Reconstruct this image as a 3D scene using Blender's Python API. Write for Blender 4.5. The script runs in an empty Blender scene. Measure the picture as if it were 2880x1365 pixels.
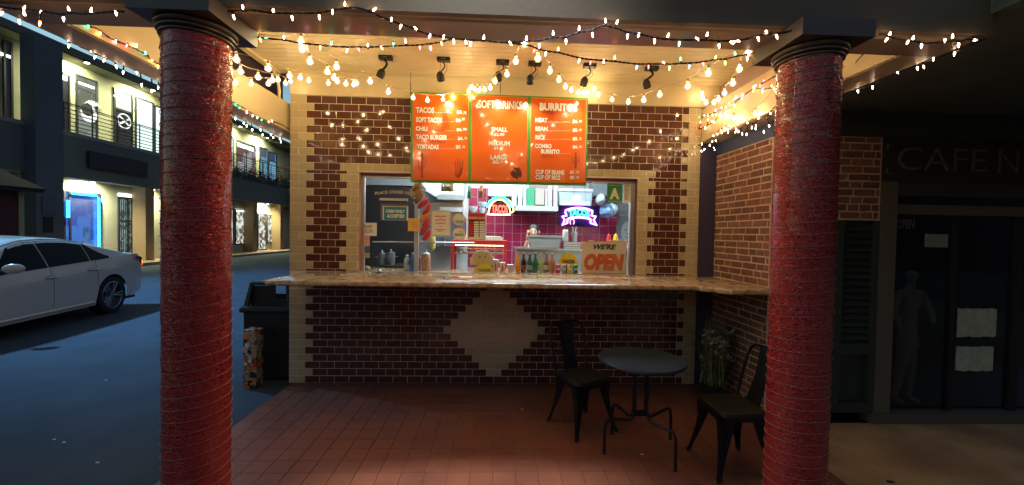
import bpy, math, random
import numpy as np
from mathutils import Vector, Matrix
random.seed(7)
SC = bpy.context.scene
COL = SC.collection
PI = math.pi

# ------------------------------------------------------------------ camera
F, YAW, PITCH, ROLL, CAMH = 1150.0, 0.0416, -0.0235, 0.0181, 1.661     # focal length in pixels of a 2880 wide frame
def cam_basis():
    cy, sy, cp, sp = math.cos(YAW), math.sin(YAW), math.cos(PITCH), math.sin(PITCH)
    fwd = Vector((sy*cp, cy*cp, sp)); r = Vector((cy, -sy, 0)); u = r.cross(fwd)
    cr, sr = math.cos(ROLL), math.sin(ROLL)
    return cr*r + sr*u, -sr*r + cr*u, fwd
RT, UP, FW = cam_basis()
cam_d = bpy.data.cameras.new('camera'); cam = bpy.data.objects.new('camera', cam_d); COL.objects.link(cam)
cam_d.sensor_width = 36; cam_d.lens = F/2880*36; cam_d.clip_start = .05; cam_d.clip_end = 400
m = Matrix((RT, UP, -FW)).transposed().to_4x4(); m.translation = (0, 0, CAMH); cam.matrix_world = m
SC.camera = cam
def at(x, y, X=None, Y=None, Z=None):
    """the place in the world, on a plane X, Y or Z = const, of something measured in the photograph"""
    d = RT*((x-1440)/F) + UP*(-(y-682.5)/F) + FW
    t = X/d.x if X is not None else Y/d.y if Y is not None else (Z-CAMH)/d.z
    return Vector((0, 0, CAMH)) + d*t

# ------------------------------------------------------------------ world, exposure, lamps
W = bpy.data.worlds.new('World'); SC.world = W; W.use_nodes = True
nt = W.node_tree; bg = nt.nodes['Background']
sky = nt.nodes.new('ShaderNodeTexSky'); sky.sky_type = 'NISHITA'; sky.sun_disc = False
sky.sun_elevation = math.radians(-3); sky.sun_rotation = math.radians(290); sky.air_density = 1.3; sky.ozone_density = 3
tint = nt.nodes.new('ShaderNodeMixRGB'); tint.blend_type = 'MULTIPLY'; tint.inputs[0].default_value = 1; tint.inputs[2].default_value = (1.35, 1.40, .72, 1)
nt.links.new(sky.outputs[0], tint.inputs[1]); nt.links.new(tint.outputs[0], bg.inputs[0]); bg.inputs[1].default_value = 4.6
SC.view_settings.view_transform = 'Standard'; SC.view_settings.look = 'None'
SC.view_settings.exposure = 0.62; SC.view_settings.gamma = 1; SC.view_settings.use_curve_mapping = False
SC.render.engine = 'CYCLES'
SC.cycles.use_denoising = True
SC.cycles.max_bounces = 6; SC.cycles.diffuse_bounces = 3; SC.cycles.glossy_bounces = 3; SC.cycles.transparent_max_bounces = 12
SC.cycles.transmission_bounces = 4; SC.cycles.sample_clamp_indirect = 4; SC.cycles.blur_glossy = .3
SC.cycles.caustics_reflective = False; SC.cycles.caustics_refractive = False
def lamp(name, typ, loc, target, power, col, size=.2, spot=None, blend=.5):
    d = bpy.data.lights.new(name, typ); d.energy = power; d.color = col
    if typ == 'AREA': d.size = size
    else: d.shadow_soft_size = size
    if typ == 'SPOT': d.spot_size = math.radians(spot); d.spot_blend = blend
    o = bpy.data.objects.new(name, d); COL.objects.link(o); o.location = loc
    o.rotation_euler = (Vector(target)-Vector(loc)).to_track_quat('-Z', 'Y').to_euler()
    return o
lamp('parking_floodlight', 'SPOT', (.05, .45, 7.2), (-.1, 2.45, 0), 1500, (.92, .95, 1), .25, 21, 1)
lamp('street_floodlight', 'SPOT', (-13.4, 9.2, 8.8), (-6.6, 11.5, 0), 5600, (.20, .50, 1), .25, 84, .8)

# ------------------------------------------------------------------ materials
def sock(n, *names):
    for k in names:
        if k in n.inputs: return n.inputs[k]
MATS = {}
def mat(name, col, rough=.5, metal=0, col2=None, var=.5, vscale=6, bump=0, bscale=60, objvar=0, coat=0, emit=None, estr=0, trans=0, spec=.5, detail=5, local=False, alpha=1):
    if name in MATS: return MATS[name]
    m = bpy.data.materials.new(name); m.use_nodes = True; t = m.node_tree; N, L = t.nodes, t.links
    b = N['Principled BSDF']; b.inputs['Base Color'].default_value = (*col, 1)
    b.inputs['Roughness'].default_value = rough; b.inputs['Metallic'].default_value = metal
    sock(b, 'Specular IOR Level').default_value = spec
    sock(b, 'Coat Weight').default_value = coat; sock(b, 'Coat Roughness').default_value = .05
    sock(b, 'Transmission Weight').default_value = trans
    b.inputs['Alpha'].default_value = alpha
    if emit: sock(b, 'Emission Color').default_value = (*emit, 1); b.inputs['Emission Strength'].default_value = estr
    pos = None
    def coords():
        if local: return N.new('ShaderNodeTexCoord').outputs['Object']
        return N.new('ShaderNodeNewGeometry').outputs['Position']
    cur = None
    if col2:
        pos = coords(); n = N.new('ShaderNodeTexNoise'); n.inputs['Scale'].default_value = vscale; n.inputs['Detail'].default_value = detail
        L.new(pos, n.inputs['Vector'])
        r = N.new('ShaderNodeValToRGB'); r.color_ramp.elements[0].position = .5-var/2*.6; r.color_ramp.elements[1].position = .5+var/2*.6
        r.color_ramp.elements[0].color = (*col, 1); r.color_ramp.elements[1].color = (*col2, 1)
        L.new(n.outputs[0], r.inputs[0]); cur = r.outputs[0]; L.new(cur, b.inputs['Base Color'])
    if objvar:
        oi = N.new('ShaderNodeObjectInfo'); h = N.new('ShaderNodeHueSaturation')
        mr = N.new('ShaderNodeMapRange'); mr.inputs[3].default_value = 1-objvar; mr.inputs[4].default_value = 1+objvar
        L.new(oi.outputs['Random'], mr.inputs[0]); L.new(mr.outputs[0], h.inputs['Value'])
        mr2 = N.new('ShaderNodeMapRange'); mr2.inputs[3].default_value = .5+objvar*.03; mr2.inputs[4].default_value = .5-objvar*.03
        mm = N.new('ShaderNodeMath'); mm.operation = 'FRACT'; mm2 = N.new('ShaderNodeMath'); mm2.operation = 'MULTIPLY'; mm2.inputs[1].default_value = 7.3
        L.new(oi.outputs['Random'], mm2.inputs[0]); L.new(mm2.outputs[0], mm.inputs[0]); L.new(mm.outputs[0], mr2.inputs[0]); L.new(mr2.outputs[0], h.inputs['Hue'])
        if cur: L.new(cur, h.inputs['Color'])
        else: h.inputs['Color'].default_value = (*col, 1)
        L.new(h.outputs[0], b.inputs['Base Color'])
    if bump:
        pos = pos or coords(); n = N.new('ShaderNodeTexNoise'); n.inputs['Scale'].default_value = bscale; n.inputs['Detail'].default_value = 4
        L.new(pos, n.inputs['Vector']); bp = N.new('ShaderNodeBump'); bp.inputs['Strength'].default_value = bump; bp.inputs['Distance'].default_value = .01
        L.new(n.outputs[0], bp.inputs['Height']); L.new(bp.outputs[0], b.inputs['Normal'])
    MATS[name] = m; return m
def emission(name, col, s):
    if name in MATS: return MATS[name]
    m = bpy.data.materials.new(name); m.use_nodes = True; t = m.node_tree; t.nodes.clear()
    e = t.nodes.new('ShaderNodeEmission'); e.inputs[0].default_value = (*col, 1); e.inputs[1].default_value = s
    o = t.nodes.new('ShaderNodeOutputMaterial'); t.links.new(e.outputs[0], o.inputs[0]); MATS[name] = m; return m
def glass(name, tint=(1, 1, 1), refl=1.45, rough=.0, extra=None):
    if name in MATS: return MATS[name]
    m = bpy.data.materials.new(name); m.use_nodes = True; t = m.node_tree; t.nodes.clear(); N, L = t.nodes, t.links
    tr = N.new('ShaderNodeBsdfTransparent'); tr.inputs[0].default_value = (*tint, 1)
    g = N.new('ShaderNodeBsdfGlossy'); g.inputs['Roughness'].default_value = rough
    lw = N.new('ShaderNodeLayerWeight'); lw.inputs[0].default_value = .5; pw_ = N.new('ShaderNodeMath'); pw_.operation = 'POWER'; pw_.inputs[1].default_value = 5; L.new(lw.outputs['Facing'], pw_.inputs[0])
    f = N.new('ShaderNodeMath'); f.operation = 'MULTIPLY_ADD'; f.inputs[1].default_value = .9; f.inputs[2].default_value = ((refl-1)/(refl+1))**2; L.new(pw_.outputs[0], f.inputs[0])
    x = N.new('ShaderNodeMixShader'); L.new(f.outputs[0], x.inputs[0]); L.new(tr.outputs[0], x.inputs[1]); L.new(g.outputs[0], x.inputs[2])
    out = x.outputs[0]
    if extra:
        e = N.new('ShaderNodeEmission'); e.inputs[0].default_value = (*extra[0], 1); e.inputs[1].default_value = extra[1]
        y = N.new('ShaderNodeMixShader'); y.inputs[0].default_value = extra[2]; L.new(out, y.inputs[1]); L.new(e.outputs[0], y.inputs[2]); out = y.outputs[0]
    o = N.new('ShaderNodeOutputMaterial'); L.new(out, o.inputs[0]); MATS[name] = m; return m

BROWN = mat('brown_glazed_tile', (.105, .036, .024), .09, objvar=.22, coat=.3, bump=.05, bscale=9)
CREAM = mat('cream_glazed_tile', (.53, .44, .26), .10, objvar=.07, coat=.3, bump=.05, bscale=9)
GROUT = mat('pale_grout', (.78, .70, .55), .8, bump=.3, bscale=200)
TERRA = mat('terracotta_tile', (.27, .10, .058), .42, col2=(.20, .075, .048), vscale=3, objvar=.05, bump=.15, bscale=70)
FGROUT = mat('floor_grout', (.17, .065, .042), .9)
ASPH = mat('asphalt', (.024, .036, .046), .82, col2=(.058, .078, .092), vscale=1.6, detail=14, var=1.0, bump=1.0, bscale=55)
CONC = mat('stained_concrete', (.48, .35, .20), .75, col2=(.28, .19, .11), vscale=2.2, bump=.3, bscale=90)
BRICK = mat('red_brick', (.26, .120, .080), .75, col2=(.17, .080, .060), vscale=14, objvar=.3, bump=.6, bscale=70)
MORTAR = mat('mortar', (.74, .56, .40), .9, col2=(.60, .45, .32), vscale=20, bump=.6, bscale=120)
PAINT = mat('cream_paint', (.74, .62, .38), .45, col2=(.69, .57, .34), vscale=2.5, bump=.12, bscale=30)
BEAM = mat('beam_paint', (.46, .37, .25), .42, col2=(.42, .33, .22), vscale=2, bump=.1, bscale=25)
FASCIA = mat('shaded_fascia_paint', (.19, .145, .085), .6, col2=(.16, .125, .075), vscale=1.5, bump=.1, bscale=40)  # cream paint, darkened so the colour itself carries the shade
TRIM = mat('dark_gap_paint', (.05, .03, .05), .7)
CAPM = mat('shaded_capital_paint', (.12, .10, .075), .4)  # same paint as the beams; shade on the capitals is painted in
BLUE = mat('navy_paint', (.05, .045, .10), .45)
BLACK = mat('black_metal', (.018, .02, .024), .38, metal=.6, bump=.06, bscale=40)
SEATM = mat('brushed_dark_metal', (.05, .052, .05), .38, metal=.7, bump=.1, bscale=60)
PLASTIC = mat('black_plastic', (.012, .013, .014), .45)
STEEL = mat('stainless_steel', (.55, .56, .57), .28, metal=1, bump=.05)
ALU = mat('aluminium', (.62, .62, .6), .35, metal=.8)
WHITE = mat('white_enamel', (.75, .76, .76), .4)
KWALL = mat('kitchen_white_wall', (.70, .74, .76), .5)
REDT = mat('red_wall_tile', (.30, .018, .065), .15, objvar=.15)
PAPER = mat('paper', (.85, .82, .74), .7)
INK = mat('black_ink', (.02, .02, .02), .7)
GREEN = mat('menu_green', (.09, .32, .05), .35)
ORANGE = mat('menu_orange', (.82, .155, .012), .2, col2=(.74, .11, .012), vscale=1.2, detail=1, coat=.6)
LETTER = mat('menu_lettering', (.9, .89, .84), .5)
MAROON = mat('menu_small_print', (.30, .03, .02), .4)
GLASSP = glass('window_glass', (.97, .98, .98), 1.30)
GLASSD = mat('dark_glass', (.006, .007, .009), .04, spec=.6)
def granite():
    m = mat('polished_granite', (.55, .36, .16), .12, coat=.4); t = m.node_tree; N, L = t.nodes, t.links; b = N['Principled BSDF']
    g = N.new('ShaderNodeNewGeometry'); v = N.new('ShaderNodeTexVoronoi'); v.inputs['Scale'].default_value = 90
    n = N.new('ShaderNodeTexNoise'); n.inputs['Scale'].default_value = 16; n.inputs['Detail'].default_value = 8
    L.new(g.outputs['Position'], v.inputs['Vector']); L.new(g.outputs['Position'], n.inputs['Vector'])
    r = N.new('ShaderNodeValToRGB'); e = r.color_ramp.elements; e[0].position = .30; e[0].color = (.22, .12, .06, 1); e[1].position = .66; e[1].color = (.78, .62, .40, 1)
    e2 = r.color_ramp.elements.new(.47); e2.color = (.60, .40, .19, 1)
    L.new(n.outputs[0], r.inputs[0]); mx = N.new('ShaderNodeMixRGB'); mx.blend_type = 'MULTIPLY'; mx.inputs[0].default_value = .35
    L.new(r.outputs[0], mx.inputs[1]); L.new(v.outputs['Color'], mx.inputs[2]); L.new(mx.outputs[0], b.inputs['Base Color']); return m
GRAN = granite()
def glitter():
    m = mat('red_glitter_foil', (.36, .008, .012), .26, metal=.25, coat=.5); t = m.node_tree; N, L = t.nodes, t.links; b = N['Principled BSDF']
    tc = N.new('ShaderNodeTexCoord')
    v = N.new('ShaderNodeTexVoronoi'); v.inputs['Scale'].default_value = 170
    mp = N.new('ShaderNodeMapping'); mp.inputs['Scale'].default_value = (1, 1, 1.8)
    L.new(tc.outputs['Object'], mp.inputs[0]); L.new(mp.outputs[0], v.inputs['Vector'])
    ge = N.new('ShaderNodeNewGeometry')
    sb = N.new('ShaderNodeVectorMath'); sb.operation = 'SUBTRACT'; sb.inputs[1].default_value = (.5, .5, .5); L.new(v.outputs['Color'], sb.inputs[0])
    sc = N.new('ShaderNodeVectorMath'); sc.operation = 'SCALE'; sc.inputs['Scale'].default_value = .75; L.new(sb.outputs[0], sc.inputs[0])
    ad = N.new('ShaderNodeVectorMath'); ad.operation = 'ADD'; L.new(ge.outputs['Normal'], ad.inputs[0]); L.new(sc.outputs[0], ad.inputs[1])
    nm = N.new('ShaderNodeVectorMath'); nm.operation = 'NORMALIZE'; L.new(ad.outputs[0], nm.inputs[0])
    n = N.new('ShaderNodeTexNoise'); n.inputs['Scale'].default_value = 11; n.inputs['Detail'].default_value = 6
    mp2 = N.new('ShaderNodeMapping'); mp2.inputs['Scale'].default_value = (1, 1, 5); L.new(tc.outputs['Object'], mp2.inputs[0]); L.new(mp2.outputs[0], n.inputs['Vector'])
    bp = N.new('ShaderNodeBump'); bp.inputs['Strength'].default_value = .5; bp.inputs['Distance'].default_value = .008
    L.new(n.outputs[0], bp.inputs['Height']); L.new(nm.outputs[0], bp.inputs['Normal']); L.new(bp.outputs[0], b.inputs['Normal'])
    # silver-gold flecks where the foil is worn, as separate colour patches
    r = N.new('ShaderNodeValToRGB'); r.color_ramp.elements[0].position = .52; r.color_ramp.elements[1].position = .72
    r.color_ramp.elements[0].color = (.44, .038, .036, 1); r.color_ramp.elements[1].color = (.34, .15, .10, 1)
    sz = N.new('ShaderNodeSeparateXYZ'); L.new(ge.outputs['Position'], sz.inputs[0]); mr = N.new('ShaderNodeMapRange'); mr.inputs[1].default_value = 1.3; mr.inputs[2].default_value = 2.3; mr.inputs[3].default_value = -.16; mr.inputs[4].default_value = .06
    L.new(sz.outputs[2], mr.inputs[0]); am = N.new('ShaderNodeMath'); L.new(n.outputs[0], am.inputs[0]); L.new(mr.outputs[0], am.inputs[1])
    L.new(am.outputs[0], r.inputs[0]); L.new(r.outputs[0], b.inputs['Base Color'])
    sp = N.new('ShaderNodeSeparateXYZ'); L.new(v.outputs['Color'], sp.inputs[0])
    gt = N.new('ShaderNodeMath'); gt.operation = 'GREATER_THAN'; gt.inputs[1].default_value = .8; L.new(sp.outputs[0], gt.inputs[0]); L.new(gt.outputs[0], b.inputs['Metallic'])
    return m
GLIT = glitter()

# ------------------------------------------------------------------ mesh building
def frame(d):
    d = Vector(d).normalized(); a = Vector((0, 0, 1)) if abs(d.z) < .9 else Vector((1, 0, 0))
    u = d.cross(a).normalized(); return u, d.cross(u).normalized()
class MB:
    def __init__(s): s.v = []; s.f = []
    def add(s, vs, fs):
        o = len(s.v); s.v += [tuple(p) for p in vs]; s.f += [tuple(i+o for i in f) for f in fs]; return s
    def box(s, x0, x1, y0, y1, z0, z1):
        return s.add([(x, y, z) for x in (x0, x1) for y in (y0, y1) for z in (z0, z1)], [(0, 1, 3, 2), (4, 6, 7, 5), (0, 4, 5, 1), (2, 3, 7, 6), (0, 2, 6, 4), (1, 5, 7, 3)])
    def cyl(s, p0, p1, r0, r1=None, n=12, caps=True):
        r1 = r0 if r1 is None else r1; p0, p1 = Vector(p0), Vector(p1); u, w = frame(p1-p0)
        c = [(math.cos(2*PI*i/n), math.sin(2*PI*i/n)) for i in range(n)]
        vs = [p0+u*a*r0+w*b*r0 for a, b in c]+[p1+u*a*r1+w*b*r1 for a, b in c]
        fs = [(i, (i+1) % n, n+(i+1) % n, n+i) for i in range(n)]
        if caps: fs += [tuple(range(n-1, -1, -1)), tuple(range(n, 2*n))]
        return s.add(vs, fs)
    def tube(s, path, r, n=6, radii=None):
        P = [Vector(p) for p in path]; vs = []; fs = []
        u, w = frame(P[1]-P[0])
        for i, p in enumerate(P):
            t = (P[min(i+1, len(P)-1)]-P[max(i-1, 0)]).normalized(); u = (u-t*u.dot(t)).normalized(); w = t.cross(u)
            rr = radii[i] if radii else r
            vs += [p+u*math.cos(2*PI*k/n)*rr+w*math.sin(2*PI*k/n)*rr for k in range(n)]
        for i in range(len(P)-1):
            for k in range(n): fs.append((i*n+k, i*n+(k+1) % n, (i+1)*n+(k+1) % n, (i+1)*n+k))
        fs += [tuple(range(n-1, -1, -1)), tuple(range((len(P)-1)*n, len(P)*n))]
        return s.add(vs, fs)
    def lathe(s, c, prof, n=16, axis=(0, 0, 1)):
        c = Vector(c); ax = Vector(axis).normalized(); u, w = frame(ax); vs = []; fs = []
        for r, z in prof: vs += [c+ax*z+(u*math.cos(2*PI*k/n)+w*math.sin(2*PI*k/n))*r for k in range(n)]
        for i in range(len(prof)-1):
            for k in range(n): fs.append((i*n+k, i*n+(k+1) % n, (i+1)*n+(k+1) % n, (i+1)*n+k))
        fs += [tuple(range(n-1, -1, -1)), tuple(range((len(prof)-1)*n, len(prof)*n))]
        return s.add(vs, fs)
    def sphere(s, c, r, n=12, sz=1):
        return s.lathe(c, [(max(1e-4, r*math.sin(PI*i/(n//2+1))), -r*sz*math.cos(PI*i/(n//2+1))) for i in range(n//2+2)], n)
    def prism(s, poly, y0, y1, plane='XZ'):
        n = len(poly); g = (lambda a, b, c: (a, c, b)) if plane == 'XZ' else (lambda a, b, c: (a, b, c)) if plane == 'XY' else (lambda a, b, c: (c, a, b))
        vs = [g(a, b, y0) for a, b in poly]+[g(a, b, y1) for a, b in poly]
        return s.add(vs, [tuple(range(n)), tuple(range(2*n-1, n-1, -1))]+[(i, i+n, (i+1) % n+n, (i+1) % n) for i in range(n)])
    def tile(s, w, h, d, b=.004):
        """a glazed tile, its face towards -Y, centred on the origin"""
        a, c = w/2, h/2; o = [(-a, -c), (a, -c), (a, c), (-a, c)]
        vs = [(x, 0, z) for x, z in o]+[(x, -d*.6, z) for x, z in o]+[(x-math.copysign(b, x), -d, z-math.copysign(b, z)) for x, z in o]
        fs = [(8, 9, 10, 11)]
        for i in range(4):
            j = (i+1) % 4; fs += [(i, j, 4+j, 4+i), (4+i, 4+j, 8+j, 8+i)]
        return s.add(vs, fs)
    def mesh(s, name, smooth=False, angle=35):
        me = bpy.data.meshes.new(name); me.from_pydata(s.v, [], s.f)
        import bmesh
        bm = bmesh.new(); bm.from_mesh(me); bmesh.ops.recalc_face_normals(bm, faces=bm.faces); bm.to_mesh(me); bm.free()
        if smooth:
            me.polygons.foreach_set('use_smooth', [True]*len(me.polygons)); me.set_sharp_from_angle(angle=math.radians(angle))
        return me
    def build(s, name, m, parent=None, smooth=False, label=None, kind=None, center=True, angle=35):
        if center and s.v:
            a = np.array(s.v); c = (a.min(0)+a.max(0))/2
            if parent is None: c[2] = a[:, 2].min()
            s.v = [tuple(p) for p in (a-c)]
        else: c = (0, 0, 0)
        me = s.mesh(name, smooth, angle); me.materials.append(m)
        return link(name, me, c, parent, label, kind)
def world_loc(o):
    v = Vector(o.location)
    while o.parent: o = o.parent; v += Vector(o.location)
    return v
def link(name, me, loc, parent=None, label=None, kind=None, rot=None):
    o = bpy.data.objects.new(name, me); COL.objects.link(o)
    if parent is not None:
        o.parent = parent; o.location = Vector(loc)-world_loc(parent)
    else: o.location = loc
    if rot: o.rotation_euler = rot
    if label: o['label'] = label
    if kind: o['kind'] = kind
    return o
def tag(o, label, cat, group=None, kind=None):
    o['label'] = label; o['category'] = cat
    if group: o['group'] = group
    if kind: o['kind'] = kind
    return o
def thing(name, label, cat, loc, group=None):
    o = bpy.data.objects.new(name, None); COL.objects.link(o); o.location = loc; o.empty_display_size = .1
    return tag(o, label, cat, group)
def struct(o): o['kind'] = 'structure'; return o
def dup(root, loc, rotz=None, label=None, scale=None):
    r = root.copy(); COL.objects.link(r); r.location = loc
    if rotz is not None: r.rotation_euler = (0, 0, rotz)
    if label: r['label'] = label
    if scale: r.scale = scale
    for ch in list(root.children):
        c = ch.copy(); COL.objects.link(c); c.parent = r
        for g in ch.children:
            d = g.copy(); COL.objects.link(d); d.parent = c
    return r
def textmesh(s, bold=.0, shear=0, spacing=1, outline=None):
    cu = bpy.data.curves.new('lettering', 'FONT'); cu.body = s; cu.shear = shear; cu.space_character = spacing; cu.resolution_u = 3
    if outline: cu.fill_mode = 'NONE'; cu.bevel_depth = outline; cu.bevel_resolution = 1
    else: cu.offset = bold; cu.extrude = .01
    o = bpy.data.objects.new('lettering', cu); me = o.to_mesh()
    v = np.array([x.co[:] for x in me.vertices]) if len(me.vertices) else np.zeros((0, 3)); f = [tuple(p.vertices) for p in me.polygons]
    o.to_mesh_clear(); bpy.data.objects.remove(o); bpy.data.curves.remove(cu); return v, f
def text(s, P, w, h, m, parent=None, align='L', bold=.02, shear=0, right=(1, 0, 0), up=(0, 0, 1), depth=.002, name='lettering', spacing=1, outline=None, arch=0, label=None):
    """lettering whose box starts (L) or is centred (C) at P; w or h may be None to keep the proportions"""
    v, f = textmesh(s, bold, shear, spacing, outline)
    mn, mx = v.min(0), v.max(0); W0, H0 = mx[0]-mn[0], mx[1]-mn[1]
    if w is None: w = W0*h/H0
    if h is None: h = H0*w/W0
    x = (v[:, 0]-mn[0])/W0*w; y = (v[:, 1]-mn[1])/H0*h; z = v[:, 2]/.01*depth/2 if not outline else v[:, 2]/H0*h
    if align == 'C': x = x-w/2
    if arch: y = y-arch*((x-(0 if align == 'C' else w/2))/(w/2))**2
    R, U = Vector(right), Vector(up); Nn = R.cross(U)
    b = MB(); b.add([Vector(P)+R*float(a)+U*float(c)+Nn*float(d) for a, c, d in zip(x, y, z)], f)
    return b.build(name, m, parent, smooth=bool(outline), label=label)

# ================================================================== THE SETTING
DW = 4.475                                                    # the tiled wall stands this far in front of the camera
XL, X0, WB = -2.197, -2.030, 4.156; XR = X0+WB+.137
ZC = 1.212                                                    # top of the counter
struct(MB().box(-60, 40, -14, 60, -.3, -.09).build('asphalt_road', ASPH))
fl = struct(MB().box(-2.16, 2.42, .2, 4.475, -.14, -.006).build('patio_floor', FGROUT))
def floor_tiles():
    P = .1555; W = P-.0035; me = None; rest = MB(); n = 0
    cells = []
    for j in range(-18, 10):
        y = 2.958+(j+.5)*P
        if y < .3 or y+P/2 > 4.475: continue
        for i in range(-14, 16):
            x = .011+(i+.5)*P
            if x-P/2 < -2.16-.02 or x+P/2 > 2.43: continue
            cells.append((abs(y-2.6)+abs(x)*.2 if y > 2.5 else 9, x, y))
    cells.sort()
    b = MB().tile(W, W, .006, .0015); b.v = [(x, z, -y) for x, y, z in b.v]; me = b.mesh('floor_tile'); me.materials.append(TERRA)
    for k, (_, x, y) in enumerate(cells):
        if k < 300:
            o = link('floor_tile', me, (x, y, -.006), fl); o.rotation_euler = (random.gauss(0, .002), random.gauss(0, .002), 0)
        else: rest.add([(px+x, py+y, pz-.006) for px, py, pz in b.v], b.f)
    rest.build('floor_tiles', TERRA, fl, kind='stuff')
floor_tiles()
struct(MB().box(2.421, 12, -14, 3.53, -.2, -.002).build('pavement', CONC))

# ---- tiled wall of the stand
TILE_CACHE = {}
def put_tile(wall, x0, x1, z0, z1, m, name, y=DW, g=.0054, jit=.0045):
    w, h = round(x1-x0-g, 4), round(z1-z0-g, 4)
    if w < .006 or h < .004: return
    k = (w, h, m.name)
    if k not in TILE_CACHE:
        me = MB().tile(w, h, .0028, min(.002, w/4, h/4)).mesh(name); me.materials.append(m); TILE_CACHE[k] = me
    return link(name, TILE_CACHE[k], ((x0+x1)/2, y, (z0+z1)/2), wall, rot=(random.gauss(0, jit), 0, random.gauss(0, jit)))
PV, PH = .0785, .157
wall = thing('tiled_stand_wall', 'brown and cream tiled front wall of the taco stand around the serving window', 'wall', (0, DW, 0))
WX0, WX1, WZ1 = -1.471, 1.562, 2.285
MB().box(XL, XR, DW, DW+.1, 0, ZC-.05).build('lower_backing', GROUT, wall)
MB().box(XL, WX0, DW, DW+.1, ZC-.05, 3.085).box(WX1, XR, DW, DW+.1, ZC-.05, 3.085).box(WX0, WX1, DW, DW+.1, WZ1, 3.085).build('upper_backing', GROUT, wall)
def row_tiles(z0, z1, odd, spans, x_lo, x_hi, hidden=None):
    """spans: list of (a, b) in which the tiles are brown"""
    br = {x_lo, x_hi}
    k = -3
    while True:
        x = X0+k*PH+(0 if odd else PH/2); k += 1
        if x > x_hi: break
        if x > x_lo: br.add(x)
    for a, b in spans:
        for e in (a, b):
            if x_lo < e < x_hi: br.add(e)
    br = sorted(br); out = [br[0]]
    for x in br[1:]:
        if x-out[-1] > .014 or x == x_hi: out.append(x)
    for a, b in zip(out, out[1:]):
        c = (a+b)/2
        if hidden and hidden[0] < a and b < hidden[1]: continue
        brown = any(s <= c <= t for s, t in spans)
        put_tile(wall, a, b, z0, z1, BROWN if brown else CREAM, 'brown_tile' if brown else 'cream_tile')
XB = X0+WB
for k in range(15):                                           # lower wall, rows counted from the floor
    z0 = .02+k*PV-.02*(k == 0)-0; z0 = k*PV; z1 = min(z0+PV, ZC-.05)
    odd = k % 2 == 0
    hw = 0 if k == 0 else (.52+.5*(k-1))*PH if k <= 7 else (.52+.5*(13-k))*PH if k <= 13 else 0
    a, b = X0+(0 if odd else PH/2), XB-(0 if odd else PH/2)+.0
    spans = [(a, b)] if hw == 0 else [(a, .011-hw), (.011+hw, b)]
    row_tiles(z0, z1, odd, spans, XL, XR)
ZT = 1.24
zz = [(ZC, ZT, 't')]+[(ZT+i*PV, ZT+(i+1)*PV, 'e' if i % 2 == 0 else 'o') for i in range(13)]
z = ZT+13*PV; zz.append((z, z+.0375, 't')); z += .0375; zz.append((z, z+PV, 'r')); z += PV
for i in range(8): zz.append((z, z+PV, 'O' if i % 2 == 0 else 'E')); z += PV
zz.append((z, 3.085, 'O')) if 3.085-z > .01 else None
for z0, z1, t in zz:
    if t in 'toer':
        o = t in 'to'
        L = (X0, X0+.433) if o else (X0+PH/2, X0+.362); R = (XB-.443, XB) if o else (XB-.365, XB-PH/2)
        if z0 < WZ1-.02:
            row_tiles(z0, z1, o, [L], XL, WX0); row_tiles(z0, z1, o, [R], WX1, XR)
        else: row_tiles(z0, z1, o, [L, R], XL, XR, (-.86, .93))
    else:
        o = t == 'O'; row_tiles(z0, z1, o, [(X0 if o else X0+PH/2, XB if o else XB-PH/2)], XL, XR, (-.86, .93) if z0 < 3.0 else None)
# reveal and frame of the serving window
win = thing('serving_window', 'wide glazed serving window with a slim metal frame above the granite counter', 'window', (0, DW+.1, ZC))
SAL = mat('salmon_jamb', (.42, .20, .13), .4)
MB().box(WX0, WX0+.006, DW-.002, DW+.1, ZC, WZ1).build('jamb', SAL, win)
MB().box(WX1-.006, WX1, DW-.002, DW+.1, ZC, WZ1).build('jamb', BROWN, win)
MB().box(WX0+.006, WX1-.006, DW-.004, DW+.1, WZ1-.014, WZ1-.001).build('lintel', mat('plum_trim', (.12, .015, .03), .4), win)
for a, b, c, d in ((WX0+.006, WX0+.04, ZC, WZ1-.014), (WX1-.05, WX1-.006, ZC, WZ1-.014), (WX0+.04, WX1-.05, WZ1-.05, WZ1-.014), (WX0+.04, WX1-.05, ZC, ZC+.003)):
    MB().box(a, b, DW+.06, DW+.1, c, d).build('frame', ALU, win)
MB().box(WX0+.04, WX1-.05, DW+.078, DW+.082, ZC+.012, WZ1-.05).build('pane', GLASSP, win)
pw = at(1173, 600, Y=DW+.12)
MB().box(pw.x-.022, pw.x+.022, DW+.1, DW+.13, ZC, at(1173, 588, Y=DW+.12).z).build('mullion', mat('pale_mullion', (.5, .55, .58), .4), win)

# ---- granite counter, one L with a clipped corner
poly = [(-1.985, 3.66), (-1.96, 3.635), (1.85, 3.635), (2.02, 3.40), (2.44, 3.40), (2.44, 4.475), (-1.985, 4.475)]
cb = MB()
prof = [(0, 0), (.012, .004), (.018, .012), (.018, .034), (.012, .044), (0, .048)]
import itertools
n = len(poly); c0 = Vector((.2, 4.1)); vs = []
for off, dz in prof:
    for i, (x, y) in enumerate(poly):
        sx = -1 if x < -1.9 else 0; sy = -1 if y < 3.7 else 0
        vs.append((x+sx*off, y+sy*off, ZC-.05+dz+.002))
fs = [tuple(range(n-1, -1, -1)), tuple(range(5*n, 6*n))]
for k in range(5):
    for i in range(n): fs.append((k*n+i, k*n+(i+1) % n, (k+1)*n+(i+1) % n, (k+1)*n+i))
cb.add(vs, fs); cnt = cb.build('granite_counter', GRAN, smooth=True); tag(cnt, 'long polished golden granite counter running under the serving window', 'counter')
MB().box(WX0, WX1, DW+.003, 4.95, ZC-.048, ZC).build('inner_sill', GRAN, cnt)

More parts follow.
